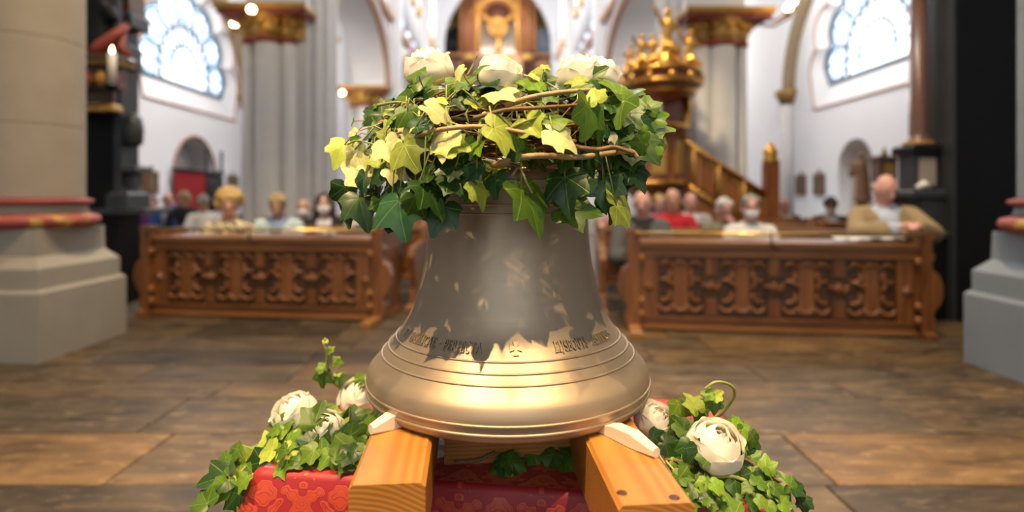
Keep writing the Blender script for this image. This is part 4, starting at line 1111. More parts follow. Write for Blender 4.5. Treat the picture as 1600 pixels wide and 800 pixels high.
def beam_mat():
    m, nt, p = nodes('oiled_pine_beam')
    tc = N(nt, 'ShaderNodeTexCoord'); sx = N(nt, 'ShaderNodeSeparateXYZ'); nt.links.new(tc.outputs['Object'], sx.inputs[0])
    # growth rings round an axis below the beam; show as arcs on the end grain and lines on the sides
    dx = mathn(nt, 'ADD', sx.outputs[0], .05); dz = mathn(nt, 'ADD', sx.outputs[2], .09)
    nz = N(nt, 'ShaderNodeTexNoise'); nz.inputs['Scale'].default_value = 1.0; nz.inputs['Detail'].default_value = 3
    mp = N(nt, 'ShaderNodeMapping'); mp.inputs['Scale'].default_value = (14, 2.2, 14); nt.links.new(tc.outputs['Object'], mp.inputs[0]); nt.links.new(mp.outputs[0], nz.inputs['Vector'])
    rad = mathn(nt, 'SQRT', mathn(nt, 'ADD', mathn(nt, 'MULTIPLY', dx, dx), mathn(nt, 'MULTIPLY', dz, dz)))
    ring = mathn(nt, 'SINE', mathn(nt, 'ADD', mathn(nt, 'MULTIPLY', rad, 900.), mathn(nt, 'MULTIPLY', nz.outputs[0], 9.)))
    f = N(nt, 'ShaderNodeMapRange'); f.inputs[1].default_value = -1; f.inputs[2].default_value = 1; nt.links.new(ring, f.inputs[0])
    n2 = N(nt, 'ShaderNodeTexNoise'); n2.inputs['Scale'].default_value = 9; nt.links.new(tc.outputs['Object'], n2.inputs['Vector'])
    base = mixc(nt, n2.outputs[0], (.27, .100, .018), (.48, .215, .042))
    nt.links.new(mixc(nt, mathn(nt, 'MULTIPLY', f.outputs[0], .55), base, (.24, .085, .015)), p.inputs['Base Color'])
    p.inputs['Roughness'].default_value = .36
    b = N(nt, 'ShaderNodeBump'); b.inputs['Strength'].default_value = .15; b.inputs['Distance'].default_value = .002
    nt.links.new(f.outputs[0], b.inputs['Height']); nt.links.new(b.outputs[0], p.inputs['Normal'])
    return m
M['beam'] = beam_mat()
M['knot'] = simple('dark_wood_knot', (.06, .022, .006), .5, c2=(.03, .012, .004), scale=90)
M['pale_wood'] = wood('bare_pale_wood', (.80, .66, .50), (.68, .52, .36), .6, 1, 3, 20)
BZ = K * .83
def beam(name, loc, rz, w, l, h, label, knots=()):
    t = tag(empty(name, loc, rz), label, 'beam', 'wooden beams under the bell')
    b = .006
    MB().add([], [])
    prof = [(-w / 2, 0), (w / 2, 0), (w / 2, h - b), (w / 2 - b, h), (-w / 2 + b, h), (-w / 2, h - b)]
    m = MB(); n = len(prof)
    vs = [(x * (1 if k in (1, 2) else .99), y, (z if k in (1, 2) else z * .99 + .0005)) for k, y in ((0, 0), (1, .004), (2, l - .004), (3, l)) for x, z in prof]
    fs = [tuple(range(n)), tuple(range(3 * n, 4 * n))[::-1]] + [(k * n + i, (k + 1) * n + i, (k + 1) * n + (i + 1) % n, k * n + (i + 1) % n) for k in range(3) for i in range(n)]
    m.add(vs, fs); o = m.build('timber', M['beam'], t); fix_normals(o.data)
    for x, y in knots:
        MB().lathe([(.007, 0), (.0065, .0006), (.001, .0008)], 12).build('knot', M['knot'], t, (x, y, h), None)
    return t
BH = BZ - TZ
beam('beam', (-.163, .742, TZ + .001), R(4.5), .100, .80, BH - .001, 'left pine beam under the bell, end grain to the front')
beam('beam', (.177, .694, TZ + .001), R(4.5), .096, .84, BH - .001, 'right pine beam under the bell with two dark knots', ((-.036, .028), (.026, .012)))
cb = beam('beam', (.133, 1.05, TZ + .001), R(90 + 4.5 - 0), .06, .255, BH - .02, 'dark cross beam between the two beams behind the bell rim')
def wedge(p, q, w, label):
    p, q = Vector(p), Vector(q); d = q - p; L = d.length
    t = tag(empty('wedge', p, math.atan2(d.y, d.x) - PI / 2), label, 'wedge', 'bare wooden wedges under the bell rim')
    oct_ = lambda s, h, z0: [(x * s, z0 + z * h) for x, z in ((-.5, .25), (-.25, 0), (.25, 0), (.5, .25), (.5, .75), (.25, 1), (-.25, 1), (-.5, .75))]
    box_ = lambda s, h: [(x * s, z * h) for x, z in ((-.5, .06), (-.46, 0), (.46, 0), (.5, .06), (.5, .94), (.46, 1), (-.46, 1), (-.5, .94))]
    secs = [(0, oct_(w * .62, w * .62, 0.001)), (L * .04, oct_(w * .70, w * .70, 0)), (L * .33, box_(w, w)), (L * .62, box_(w, w * .92)), (L, box_(w, .004))]
    vs = [(x, y, z) for y, o in secs for x, z in o]; n = 8
    fs = [tuple(range(n)), tuple(range(4 * n, 5 * n))[::-1]] + [(k * n + i, (k + 1) * n + i, (k + 1) * n + (i + 1) % n, k * n + (i + 1) % n) for k in range(4) for i in range(n)]
    o = MB().add(vs, fs).build('wedge_body', M['pale_wood'], t); fix_normals(o.data)
def on_beam(px, py): return at(px, py, F_PX * (CAM_H - BZ) / (py - HY))
a, b = on_beam(579, 679), on_beam(640, 659); wedge(a, a + (b - a).normalized() * .10, .023, 'pale wooden wedge on the left beam under the bell')
a, b = on_beam(1026, 716), on_beam(960, 682); wedge(a, a + (b - a).normalized() * .135, .022, 'pale wooden wedge with octagonal tip on the right beam')

# ------------------------------------------------------------------ the bell
def bronze():
    m, nt, p = nodes('cast_bronze')
    tc = N(nt, 'ShaderNodeTexCoord')
    n1 = N(nt, 'ShaderNodeTexNoise'); n1.inputs['Scale'].default_value = 3.5; n1.inputs['Detail'].default_value = 5
    mp = N(nt, 'ShaderNodeMapping'); mp.inputs['Scale'].default_value = (6, 6, 160); nt.links.new(tc.outputs['Object'], mp.inputs[0])
    n2 = N(nt, 'ShaderNodeTexNoise'); n2.inputs['Scale'].default_value = 1; n2.inputs['Detail'].default_value = 4
    nt.links.new(tc.outputs['Object'], n1.inputs['Vector']); nt.links.new(mp.outputs[0], n2.inputs['Vector'])
    base = mixc(nt, n1.outputs[0], (.33, .25, .17), (.42, .33, .225))
    nt.links.new(base, p.inputs['Base Color'])
    p.inputs['Metallic'].default_value = .68
    r = N(nt, 'ShaderNodeMapRange'); r.inputs[3].default_value = .38; r.inputs[4].default_value = .52
    nt.links.new(n2.outputs[0], r.inputs[0]); nt.links.new(r.outputs[0], p.inputs['Roughness'])
    bmp = N(nt, 'ShaderNodeBump'); bmp.inputs['Strength'].default_value = .06; bmp.inputs['Distance'].default_value = .002
    nt.links.new(n2.outputs[0], bmp.inputs['Height']); nt.links.new(bmp.outputs[0], p.inputs['Normal'])
    return m
M['bronze'] = bronze()
prof = [(.285, .830), (.296, .838), (.2992, .849), (.3005, .857), (.301, .865), (.3003, .876), (.2965, .889), (.290, .8985), (.280, .9095), (.269, .922), (.262, .9305), (.2555, .938), (.248, .9465), (.2405, .955),
        (.231, .967), (.2225, .979), (.2145, .993), (.207, 1.010), (.2005, 1.030), (.190, 1.066), (.1825, 1.10), (.1775, 1.135), (.1745, 1.17), (.173, 1.205), (.172, 1.232), (.1712, 1.262), (.170, 1.285), (.167, 1.298),
        (.158, 1.312), (.140, 1.324), (.10, 1.332), (.06, 1.334)]
prof = [(r * K, z * K) for r, z in prof]
def bell_r(z):
    for (r0, z0), (r1, z1) in zip(prof, prof[1:]):
        if z0 <= z <= z1: return r0 + (r1 - r0) * (z - z0) / max(z1 - z0, 1e-9)
    return prof[-1][0]
# refine the profile smoothly (Catmull-Rom)
fine = []
for i in range(len(prof) - 1):
    p0, p1, p2, p3 = [Vector(prof[min(max(j, 0), len(prof) - 1)]) for j in (i - 1, i, i + 1, i + 2)]
    for k in range(4):
        t_ = k / 4
        fine.append(tuple(.5 * ((2 * p1) + (p2 - p0) * t_ + (2 * p0 - 5 * p1 + 4 * p2 - p3) * t_ ** 2 + (3 * p1 - p0 - 3 * p2 + p3) * t_ ** 3)))
fine.append(prof[-1])
inner = [(.002, 1.31 * K), (.10 * K, 1.305 * K), (.145 * K, 1.28 * K), (.153 * K, 1.2 * K), (.165 * K, 1.08 * K), (.19 * K, .99 * K), (.225 * K, .90 * K), (.245 * K, .835 * K), (.262 * K, .829 * K)]
bell = tag(empty('bell', (BX, BY, 0)), 'large polished bronze church bell with raised inscription resting on beams', 'bell')
MB().lathe(inner + fine, 160, cap=False).build('bell_body', M['bronze'], bell)
def band(z, r=.0016, off=0.):
    rr = bell_r(z * K) + off
    MB().tube([(rr * C_(2 * PI * i / 160), rr * S(2 * PI * i / 160), z * K) for i in range(160)], r, 8, True).build('raised_band', M['bronze'], bell)
for z, r in ((.849, .0030), (.865, .0024), (.922, .0021), (.938, .0021), (.955, .0021), (1.214, .0017), (1.232, .0018), (1.262, .0017), (1.279, .0017)): band(z, r)
# crown (canons) under the wreath
MB().lathe([(.06 * K, 1.33 * K), (.062 * K, 1.35 * K), (.055 * K, 1.37 * K), (.001, 1.375 * K)], 24).build('crown_plate', M['bronze'], bell)
for k in range(4):
    a = PI / 4 + PI / 2 * k
    MB().tube([(.05 * C_(a), .05 * S(a), 1.20), (.075 * C_(a), .075 * S(a), 1.24), (.06 * C_(a), .06 * S(a), 1.285), (.015 * C_(a), .015 * S(a), 1.30)], .014, 8).build('canon', M['bronze'], bell)
# raised letters: roman capitals from strokes with serifs
TH, TN = .15, .07
def arc_(cx, cy, rx, ry, a0, a1, n=10): return [(cx + rx * C_(R(a0 + (a1 - a0) * i / n)), cy + ry * S(R(a0 + (a1 - a0) * i / n))) for i in range(n + 1)]
GL = {
 'I': (.42, [([(.21, 0), (.21, 1)], TH)]), 'J': (.5, [([(.28, 1), (.28, .12), (.18, -.12), (.05, -.1)], TH)]),
 'E': (.66, [([(.16, 0), (.16, 1)], TH), ([(.16, .04), (.58, .04), (.60, .18)], TN), ([(.16, .96), (.56, .96), (.58, .82)], TN), ([(.16, .52), (.48, .52)], TN)]),
 'F': (.62, [([(.16, 0), (.16, 1)], TH), ([(.16, .96), (.54, .96), (.56, .80)], TN), ([(.16, .5), (.46, .5)], TN)]),
 'P': (.66, [([(.16, 0), (.16, 1)], TH), ([(.16, .96)] + arc_(.36, .72, .22, .24, 90, -90) + [(.16, .48)], .11)]),
 'R': (.76, [([(.16, 0), (.16, 1)], TH), ([(.16, .96)] + arc_(.36, .73, .20, .23, 90, -90) + [(.16, .50)], .11), ([(.34, .5), (.70, .001)], .14)]),
 'B': (.70, [([(.16, 0), (.16, 1)], TH), ([(.16, .96)] + arc_(.36, .75, .17, .21, 90, -90) + [(.16, .54)], .11), ([(.16, .54)] + arc_(.38, .29, .22, .25, 90, -90) + [(.16, .04)], .11)]),
 'A': (.84, [([(.08, 0), (.40, .99)], TN), ([(.40, .99), (.74, 0)], TH), ([(.20, .34), (.60, .34)], TN)]),
 'S': (.60, [(arc_(.30, .74, .20, .22, 30, 250) + arc_(.30, .26, .22, .24, 80, -150), .13)]),
 'L': (.62, [([(.16, 0), (.16, 1)], TH), ([(.16, .04), (.56, .04), (.58, .20)], TN)]),
 'C': (.78, [(arc_(.44, .5, .34, .48, 50, 310, 14), .13)]), 'O': (.90, [(arc_(.45, .5, .36, .48, 0, 360, 20), .13)]),
 'T': (.76, [([(.38, 0), (.38, .96)], TH), ([(.06, .82), (.08, .96), (.68, .96), (.70, .82)], TN)]),
 'U': (.82, [([(.16, 1), (.16, .34)] + arc_(.40, .32, .24, .30, 180, 360) + [(.64, .999)], .13)]),
 'N': (.86, [([(.14, 0), (.14, 1)], TN), ([(.12, .99), (.70, .01)], TH), ([(.70, 0), (.70, 1)], TN)]),
 '.': (.30, [([(.11, .5), (.19, .5)], .10)]), ' ': (.35, [])}
def letter_mesh(ch, phi, z0, h, wscale, rise):
    wid, strokes = GL[ch]; mb = MB()
    def M3(x, y, o):
        z = z0 + y * h; r = bell_r(z) + o
        a = phi + x * h * wscale / r0
        return (r * S(a), -r * C_(a), z)
    r0 = bell_r(z0)
    def ribbon(pts, w):
        n = len(pts); L = []
        for i, q in enumerate(pts):
            t = Vector(pts[min(i + 1, n - 1)]) - Vector(pts[max(i - 1, 0)]); t.normalize(); nn = Vector((-t.y, t.x)) * w / 2
            L.append((q[0] + nn.x, q[1] + nn.y)); L.append((q[0] - nn.x, q[1] - nn.y))
        vs = [M3(x, y, -.0006) for x, y in L] + [M3(x, y, rise) for x, y in L]; k = 2 * n
        fs = []
        for i in range(n - 1):
            a0 = 2 * i
            fs += [(k + a0, k + a0 + 1, k + a0 + 3, k + a0 + 2), (a0, k + a0, k + a0 + 2, a0 + 2), (a0 + 1, a0 + 3, k + a0 + 3, k + a0 + 1)]
        fs += [(0, 1, k + 1, k), (k - 2, 2 * k - 2, 2 * k - 1, k - 1)]
        mb.add(vs, fs)
    for pts, w in strokes:
        ribbon(pts, w)
        for e in (pts[0], pts[-1]):
            if e[1] in (0, 1) : ribbon([(e[0] - .15, e[1]), (e[0] + .15, e[1])], .055)
    return mb
def inscribe(text, phi0, phi1, z0, h, rise=.0034, mat=None):
    tot = sum(GL[c][0] for c in text); r0 = bell_r(z0)
    ws = (phi1 - phi0) * r0 / (tot * h); x = 0
    for c in text:
        if GL[c][1]:
            o = letter_mesh(c, phi0 + x * h * ws / r0, z0, h, ws, rise).build('raised_letter', M['bronze'], bell)
            fix_normals(o.data)
        x += GL[c][0]
ZL, HL = .9675 * K, .0155 * K
inscribe('PERFECTA', R(-31), R(-11.5), ZL, HL); inscribe('.', R(-34.5), R(-32.5), ZL, HL)
inscribe('BASILICAE', R(-56), R(-36), ZL, HL); inscribe('ET', R(-64), R(-59.5), ZL, HL)
inscribe('EIJSBOUTS', R(22), R(41), ZL, HL); inscribe('ASTENSIS', R(44.5), R(62), ZL, HL)
inscribe('RO', R(-7), R(-1), 1.238 * K, .017 * K, .0008); inscribe('I', R(-22), R(-20), 1.238 * K, .017 * K, .0008); inscribe('I', R(-17), R(-15), 1.238 * K, .017 * K, .0008)
# small cross pattee
mb = MB()
for k in range(4):
    a = PI / 2 * k; vs = []
    for u_, v_ in ((.0, .07), (.5, .24), (.5, -.24), (.0, -.07)):
        vs.append((u_ * C_(a) - v_ * S(a), u_ * S(a) + v_ * C_(a)))
    cz = .9765 * K; sc_ = .022 * K
    def CM(x, y, o):
        z = cz + y * sc_; r = bell_r(z) + o; an = R(3.9) + x * sc_ / r
        return (r * S(an), -r * C_(an), z)
    mb.add([CM(x, y, -.0005) for x, y in vs] + [CM(x, y, .0024) for x, y in vs], [(3, 2, 1, 0), (4, 5, 6, 7), (0, 1, 5, 4), (1, 2, 6, 5), (2, 3, 7, 6), (3, 0, 4, 7)])
o = mb.build('raised_cross', M['bronze'], bell); fix_normals(o.data)
# ------------------------------------------------------------------ ivy leaves, twigs, roses
def leaf_mat(name, c, vein, rough=.38, trans=.25):
    m, nt, p = nodes(name)
    uv = N(nt, 'ShaderNodeUVMap'); sx = N(nt, 'ShaderNodeSeparateXYZ'); nt.links.new(uv.outputs[0], sx.inputs[0])
    ax = mathn(nt, 'ABSOLUTE', sx.outputs[0]); y = sx.outputs[1]
    best = None
    for ang in (0, 48, 100):
        s, c_ = S(R(ang)), C_(R(ang))
        perp = mathn(nt, 'ABSOLUTE', mathn(nt, 'SUBTRACT', mathn(nt, 'MULTIPLY', ax, c_), mathn(nt, 'MULTIPLY', y, s)))
        along = mathn(nt, 'ADD', mathn(nt, 'MULTIPLY', ax, s), mathn(nt, 'MULTIPLY', y, c_))
        d = mathn(nt, 'ADD', perp, mathn(nt, 'MULTIPLY', mathn(nt, 'LESS_THAN', along, 0.), 9.))
        best = d if best is None else mathn(nt, 'MINIMUM', best, d)
    mr = N(nt, 'ShaderNodeMapRange'); mr.inputs[1].default_value = .020; mr.inputs[2].default_value = .005; nt.links.new(best, mr.inputs[0])
    oi = N(nt, 'ShaderNodeObjectInfo')
    tc = N(nt, 'ShaderNodeTexCoord'); nz = N(nt, 'ShaderNodeTexNoise'); nz.inputs['Scale'].default_value = 5; nz.inputs['Detail'].default_value = 5
    off = N(nt, 'ShaderNodeVectorMath', operation='ADD'); cmb = N(nt, 'ShaderNodeCombineXYZ'); nt.links.new(mathn(nt, 'MULTIPLY', oi.outputs['Random'], 40.), cmb.inputs[0])
    nt.links.new(uv.outputs[0], off.inputs[0]); nt.links.new(cmb.outputs[0], off.inputs[1]); nt.links.new(off.outputs[0], nz.inputs['Vector'])
    body = mixc(nt, nz.outputs[0], tuple(q * .62 for q in c), tuple(min(1, q * 1.3) for q in c))
    hsv = N(nt, 'ShaderNodeHueSaturation'); nt.links.new(body, hsv.inputs['Color'])
    vr = N(nt, 'ShaderNodeMapRange'); vr.inputs[3].default_value = .75; vr.inputs[4].default_value = 1.3; nt.links.new(oi.outputs['Random'], vr.inputs[0]); nt.links.new(vr.outputs[0], hsv.inputs['Value'])
    colr = mixc(nt, mathn(nt, 'MULTIPLY', mr.outputs[0], .5), hsv.outputs[0], vein)
    nt.links.new(colr, p.inputs['Base Color']); p.inputs['Roughness'].default_value = rough; p.inputs['Specular IOR Level'].default_value = .3
    bp = N(nt, 'ShaderNodeBump'); bp.inputs['Strength'].default_value = .3; bp.inputs['Distance'].default_value = .003; nt.links.new(mr.outputs[0], bp.inputs['Height']); nt.links.new(bp.outputs[0], p.inputs['Normal'])
    tr = N(nt, 'ShaderNodeBsdfTranslucent'); nt.links.new(colr, tr.inputs[0])
    mx = N(nt, 'ShaderNodeMixShader'); mx.inputs[0].default_value = trans
    nt.links.new(p.outputs[0], mx.inputs[1]); nt.links.new(tr.outputs[0], mx.inputs[2])
    nt.links.new(mx.outputs[0], nt.nodes['Material Output'].inputs['Surface'])
    return m
LM = {'dark': leaf_mat('ivy_dark_green', (.020, .056, .009), (.09, .17, .035), .36, .18), 'mid': leaf_mat('ivy_green', (.060, .125, .011), (.20, .28, .05), .38, .25),
      'green': leaf_mat('ivy_fresh_green', (.125, .225, .018), (.30, .38, .08), .4, .3), 'lime': leaf_mat('ivy_lime', (.30, .37, .05), (.55, .56, .18), .45, .3), 'pale': leaf_mat('ivy_spotlit_pale', (.60, .58, .24), (.74, .72, .42), .45, .25),  # pale leaves have the spotlight's brightness put into their colour
      'teal': leaf_mat('ivy_blue_green', (.020, .066, .022), (.10, .19, .07), .30, .15)}
def leaf_mesh(seed, mat):
    rg = random.Random(seed)
    ctrl = [(0, 1.0), (7, .93), (16, .77), (26, .69), (36, .71), (46, .80), (53, .83 + rg.uniform(-.10, .06)), (61, .74), (74, .58), (88, .56), (104, .60 + rg.uniform(-.08, .04)), (122, .50), (145, .38), (165, .25), (180, .06)]
    half = lambda sgn: [(sgn * a, r * (1 + rg.uniform(-.05, .05))) for a, r in ctrl]
    Rt, Lf = half(1), half(-1)
    out = [(R(a), r) for a, r in Rt[:-1]] + [(R(180), ctrl[-1][1])] + [(R(a), r) for a, r in Lf[1:-1]][::-1]
    fold, curl, tw = rg.uniform(.05, .38), rg.uniform(.05, .45), rg.uniform(-.3, .3)
    def pt(a, r, rel):
        x, y = r * S(a), r * C_(a)
        z = fold * abs(x) - curl * (x * x + y * y) + .05 * S(4 * a + seed) * rel * r + tw * x * y
        return (x, y, z)
    vs = [(0, 0, 0)]; uvs = [(0, 0)]
    n = len(out)
    for f in (.5, 1.0):
        for a, r in out: vs.append(pt(a, r * f, f)); uvs.append((r * f * S(a), r * f * C_(a)))
    fs = [(0, 1 + (i + 1) % n, 1 + i) for i in range(n)] + [(1 + i, 1 + (i + 1) % n, 1 + n + (i + 1) % n, 1 + n + i) for i in range(n)]
    me = MB().add(vs, fs, True).mesh('leaf', mat)
    ul = me.uv_layers.new(name='UVMap')
    for lp in me.loops: ul.data[lp.index].uv = uvs[lp.vertex_index]
    fix_normals(me)
    return me
LEAF = {k: [leaf_mesh(i * 7 + 1, m) for i in range(6)] for k, m in LM.items()}
M['stem'] = simple('green_leaf_stalk', (.30, .30, .07), .5, c2=(.16, .20, .04))
M['twig'] = simple('brown_twig', (.20, .105, .04), .7, c2=(.10, .05, .02), scale=60, bump=.4)
M['twig_pale'] = simple('pale_tan_twig', (.42, .29, .13), .65, c2=(.26, .17, .07), scale=50, bump=.4)
M['twig_dark'] = simple('dark_twig', (.075, .035, .014), .8, scale=60)
lrng = random.Random(5)
def place_leaf(parent, pos, normal, tip, size, colr, base_at_pos=True, wx=1.):
    z = Vector(normal).normalized(); y = Vector(tip) - z * Vector(tip).dot(z)
    if y.length < 1e-4: y = z.orthogonal()
    y.normalize(); x = y.cross(z)
    mt = Matrix((x, y, z)).transposed()
    o = link('leaf', lrng.choice(LEAF[colr]), parent)
    p = Vector(pos)
    if not base_at_pos: p = p - y * size * .38
    o.matrix_local = Matrix.Translation(p) @ mt.to_4x4() @ Matrix.Diagonal((size * wx, size, size, 1))
    return o
def img_leaf(parent, px, py, d, lpx, ang, colr, tilt=0., yawn=0., origin=Vector()):
    """leaf seen face-on from roughly the front: centre pixel, depth, length in px, tip direction in the picture"""
    p = at(px, py, d); size = lpx / F_PX * d * 1.0
    t = Vector((C_(R(ang)), 0, S(R(ang))))
    n = Vector((S(R(yawn)), -C_(R(yawn)), .25 + S(R(tilt)))).normalized()
    t = (t - n * t.dot(n)).normalized()
    return place_leaf(parent, p - origin, n, t, size, colr, False), p - t * size * .38

# ---- wreath on the bell's shoulder
WC = Vector((-.008, BY, 1.225)); WR, Wr = .195, .062
wreath = tag(empty('ivy_wreath', WC), 'wreath of ivy and twigs lying on top of the bell', 'wreath')
def torus_pt(u_, v_, r=Wr, R_=WR): return Vector(((R_ + r * C_(v_)) * S(u_), -(R_ + r * C_(v_)) * C_(u_), r * S(v_) * 1.0))
wr_ = random.Random(9)
for k in range(150):
    u0 = wr_.uniform(0, 2 * PI) if k < 74 else wr_.uniform(-1.6, .3); span = wr_.uniform(1.0, 2.6); v0 = wr_.uniform(0, 2 * PI); turns = wr_.uniform(-2.4, 2.4); rr = wr_.uniform(.25, 1.0) * Wr
    pts = [torus_pt(u0 + span * i / 18, v0 + turns * i / 18, rr * (1 + .12 * S(i * 1.3 + k))) for i in range(19)]
    mt = ('twig_dark', 'twig', 'twig', 'twig_pale')[k % 4]
    th = wr_.uniform(.0022, .005) if k < 74 else wr_.uniform(.0014, .0030)
    MB().tube(pts, [th * (1 - .5 * abs(i / 9 - 1)) for i in range(19)], 6).build('twig', M[mt], wreath)
# long pale vines seen across the front
def vine(parent, pixels, rad, mat, origin, name='vine', r1=None):
    P = [at(x, y, d) - origin for x, y, d in pixels]
    pts = []
    for i in range(len(P) - 1):
        p0, p1, p2, p3 = P[max(i - 1, 0)], P[i], P[i + 1], P[min(i + 2, len(P) - 1)]
        for k in range(5):
            t_ = k / 5
            pts.append(.5 * ((2 * p1) + (p2 - p0) * t_ + (2 * p0 - 5 * p1 + 4 * p2 - p3) * t_ ** 2 + (3 * p1 - p0 - 3 * p2 + p3) * t_ ** 3))
    pts.append(P[-1]); n = len(pts) - 1; r1 = r1 or rad * .7
    return MB().tube(pts, [rad + (r1 - rad) * i / n for i in range(n + 1)], 7).build(name, M[mat], parent)
F0 = .835
vine(wreath, [(600, 235, .95), (650, 213, .88), (700, 201, F0), (760, 198, .83), (800, 204, .83), (860, 215, .84), (900, 221, .85)], .0042, 'twig_pale', WC)
vine(wreath, [(790, 165, .85), (830, 152, .84), (880, 144, .85), (930, 140, .90)], .0045, 'twig_pale', WC)
vine(wreath, [(770, 258, .86), (810, 247, .83), (850, 243, .83), (900, 246, .85), (950, 240, .88), (985, 236, .90), (996, 247, .90)], .0048, 'twig_pale', WC, r1=.004)
vine(wreath, [(880, 226, .84), (930, 234, .85), (960, 230, .86), (990, 240, .87)], .0042, 'twig', WC)
vine(wreath, [(740, 185, .84), (790, 172, .83), (850, 168, .83), (905, 164, .86)], .0035, 'twig', WC)
vine(wreath, [(760, 220, .85), (820, 190, .83), (870, 175, .84)], .0028, 'stem', WC)
vine(wreath, [(590, 165, .99), (620, 160, .96), (650, 165, .93)], .0028, 'stem', WC)
vine(wreath, [(544, 225, 1.0), (560, 220, .97), (590, 228, .94), (620, 240, .90)], .0018, 'stem', WC)
vine(wreath, [(730, 118, .93), (740, 100, .93), (746, 86, .92)], .0018, 'stem', WC)
vine(wreath, [(800, 275, .86), (812, 262, .85), (822, 284, .84), (832, 302, .84)], .0022, 'twig_pale', WC)
hero = [(533, 236, .99, 40, -110, 'lime'), (554, 264, .96, 46, 160, 'pale'), (605, 234, .90, 42, -60, 'pale'), (636, 240, .87, 54, -55, 'lime'), (694, 223, .84, 54, -80, 'pale'), (712, 229, .84, 44, -30, 'lime'),
        (589, 270, .92, 42, -150, 'dark'), (537, 308, .97, 40, -100, 'dark'), (566, 324, .94, 52, -75, 'dark'), (624, 335, .86, 68, -75, 'teal'), (677, 305, .84, 60, -65, 'dark'), (686, 340, .86, 52, -110, 'dark'),
        (655, 281, .86, 42, 180, 'dark'), (585, 174, 1.0, 38, 150, 'dark'), (576, 211, 1.0, 30, 170, 'dark'), (657, 139, .95, 46, 85, 'mid'), (657, 163, .93, 38, -70, 'teal'), (727, 128, .92, 50, 60, 'green'), (720, 140, .92, 40, -90, 'green'),
        (792, 210, .82, 60, -15, 'lime'), (714, 287, .85, 46, -60, 'dark'), (735, 268, .85, 34, -120, 'teal'), (752, 302, .85, 38, -70, 'lime'), (772, 287, .86, 38, -85, 'dark'), (686, 178, .86, 46, -30, 'pale'),
        (663, 192, .88, 36, 40, 'teal'), (642, 186, .90, 38, -70, 'mid'), (832, 318, .83, 76, -72, 'mid'), (883, 295, .85, 60, -80, 'dark'), (902, 324, .88, 60, -8, 'mid'), (978, 323, .90, 52, 8, 'lime'), (918, 186, .84, 62, -105, 'mid'),
        (881, 212, .82, 50, -20, 'pale'), (961, 132, .92, 48, 95, 'green'), (970, 172, .89, 56, -80, 'mid'), (904, 134, .90, 34, 100, 'mid'), (926, 118, .95, 40, 30, 'mid'), (1027, 180, 1.0, 34, 30, 'mid'), (1030, 202, 1.0, 38, -20, 'mid'),
        (1003, 229, .93, 62, -55, 'dark'), (1023, 224, .98, 44, -60, 'green'), (996, 274, .93, 42, -70, 'dark'), (831, 196, .83, 42, -50, 'lime'), (801, 232, .83, 34, 160, 'dark'), (867, 182, .84, 40, 70, 'green'), (970, 293, .93, 34, -80, 'dark'),
        (945, 295, .90, 52, -90, 'dark'), (935, 314, .92, 32, 170, 'dark'), (829, 132, .90, 40, 165, 'green'), (842, 108, .95, 26, 40, 'lime'), (855, 120, .93, 26, 80, 'mid'), (992, 146, .97, 34, 60, 'mid'), (1012, 160, 1.0, 34, 80, 'mid'),
        (565, 290, .94, 36, -120, 'teal'), (610, 300, .90, 40, -60, 'dark'), (600, 325, .92, 36, -100, 'dark'), (640, 300, .87, 36, -120, 'teal'), (590, 245, .94, 30, 120, 'lime'), (620, 268, .90, 34, -30, 'pale'), (560, 245, .97, 32, -60, 'pale'),
        (655, 320, .85, 40, -60, 'mid'), (545, 335, .96, 30, -80, 'dark'), (700, 262, .84, 34, -150, 'dark'), (610, 205, .95, 36, 110, 'lime'), (625, 180, .96, 34, 160, 'dark'), (632, 150, .97, 36, 150, 'mid'), (700, 150, .93, 30, 60, 'lime'),
        (752, 160, .88, 36, -40, 'lime'), (770, 185, .84, 30, -60, 'mid'), (880, 250, .86, 34, -100, 'dark'), (920, 255, .87, 38, -80, 'dark'), (965, 215, .89, 44, -90, 'dark'), (940, 205, .88, 36, -60, 'mid'), (985, 185, .93, 40, -60, 'dark'),
        (985, 250, .93, 40, -90, 'mid'), (950, 155, .92, 36, 110, 'mid'), (790, 132, .92, 28, 60, 'lime'), (800, 150, .87, 30, -20, 'pale'), (740, 232, .84, 30, -120, 'green'), (640, 215, .90, 36, 200, 'lime'), (575, 262, .96, 28, 190, 'pale'),
        (618, 352, .88, 30, -60, 'teal'), (960, 330, .93, 30, -110, 'mid'), (595, 195, .99, 32, 120, 'mid')]
for h_ in hero:
    px, py, d, lp, an, cl = h_
    o, base = img_leaf(wreath, px, py, d, lp * 1.0, an, cl, lrng.uniform(-15, 55), lrng.uniform(-50, 50), WC)
    core = WC + torus_pt(math.atan2(base.x - WC.x, -(base.y - WC.y)), lrng.uniform(-.6, .9), Wr * .8)
    mid = (base + core) / 2 + Vector((lrng.uniform(-.012, .012), -.012, lrng.uniform(.0, .02)))
    st_ = MB().tube([core - WC, mid - WC, base - WC], [.0016, .0014, .0011], 5).build('leaf_stalk', M['stem'], wreath)
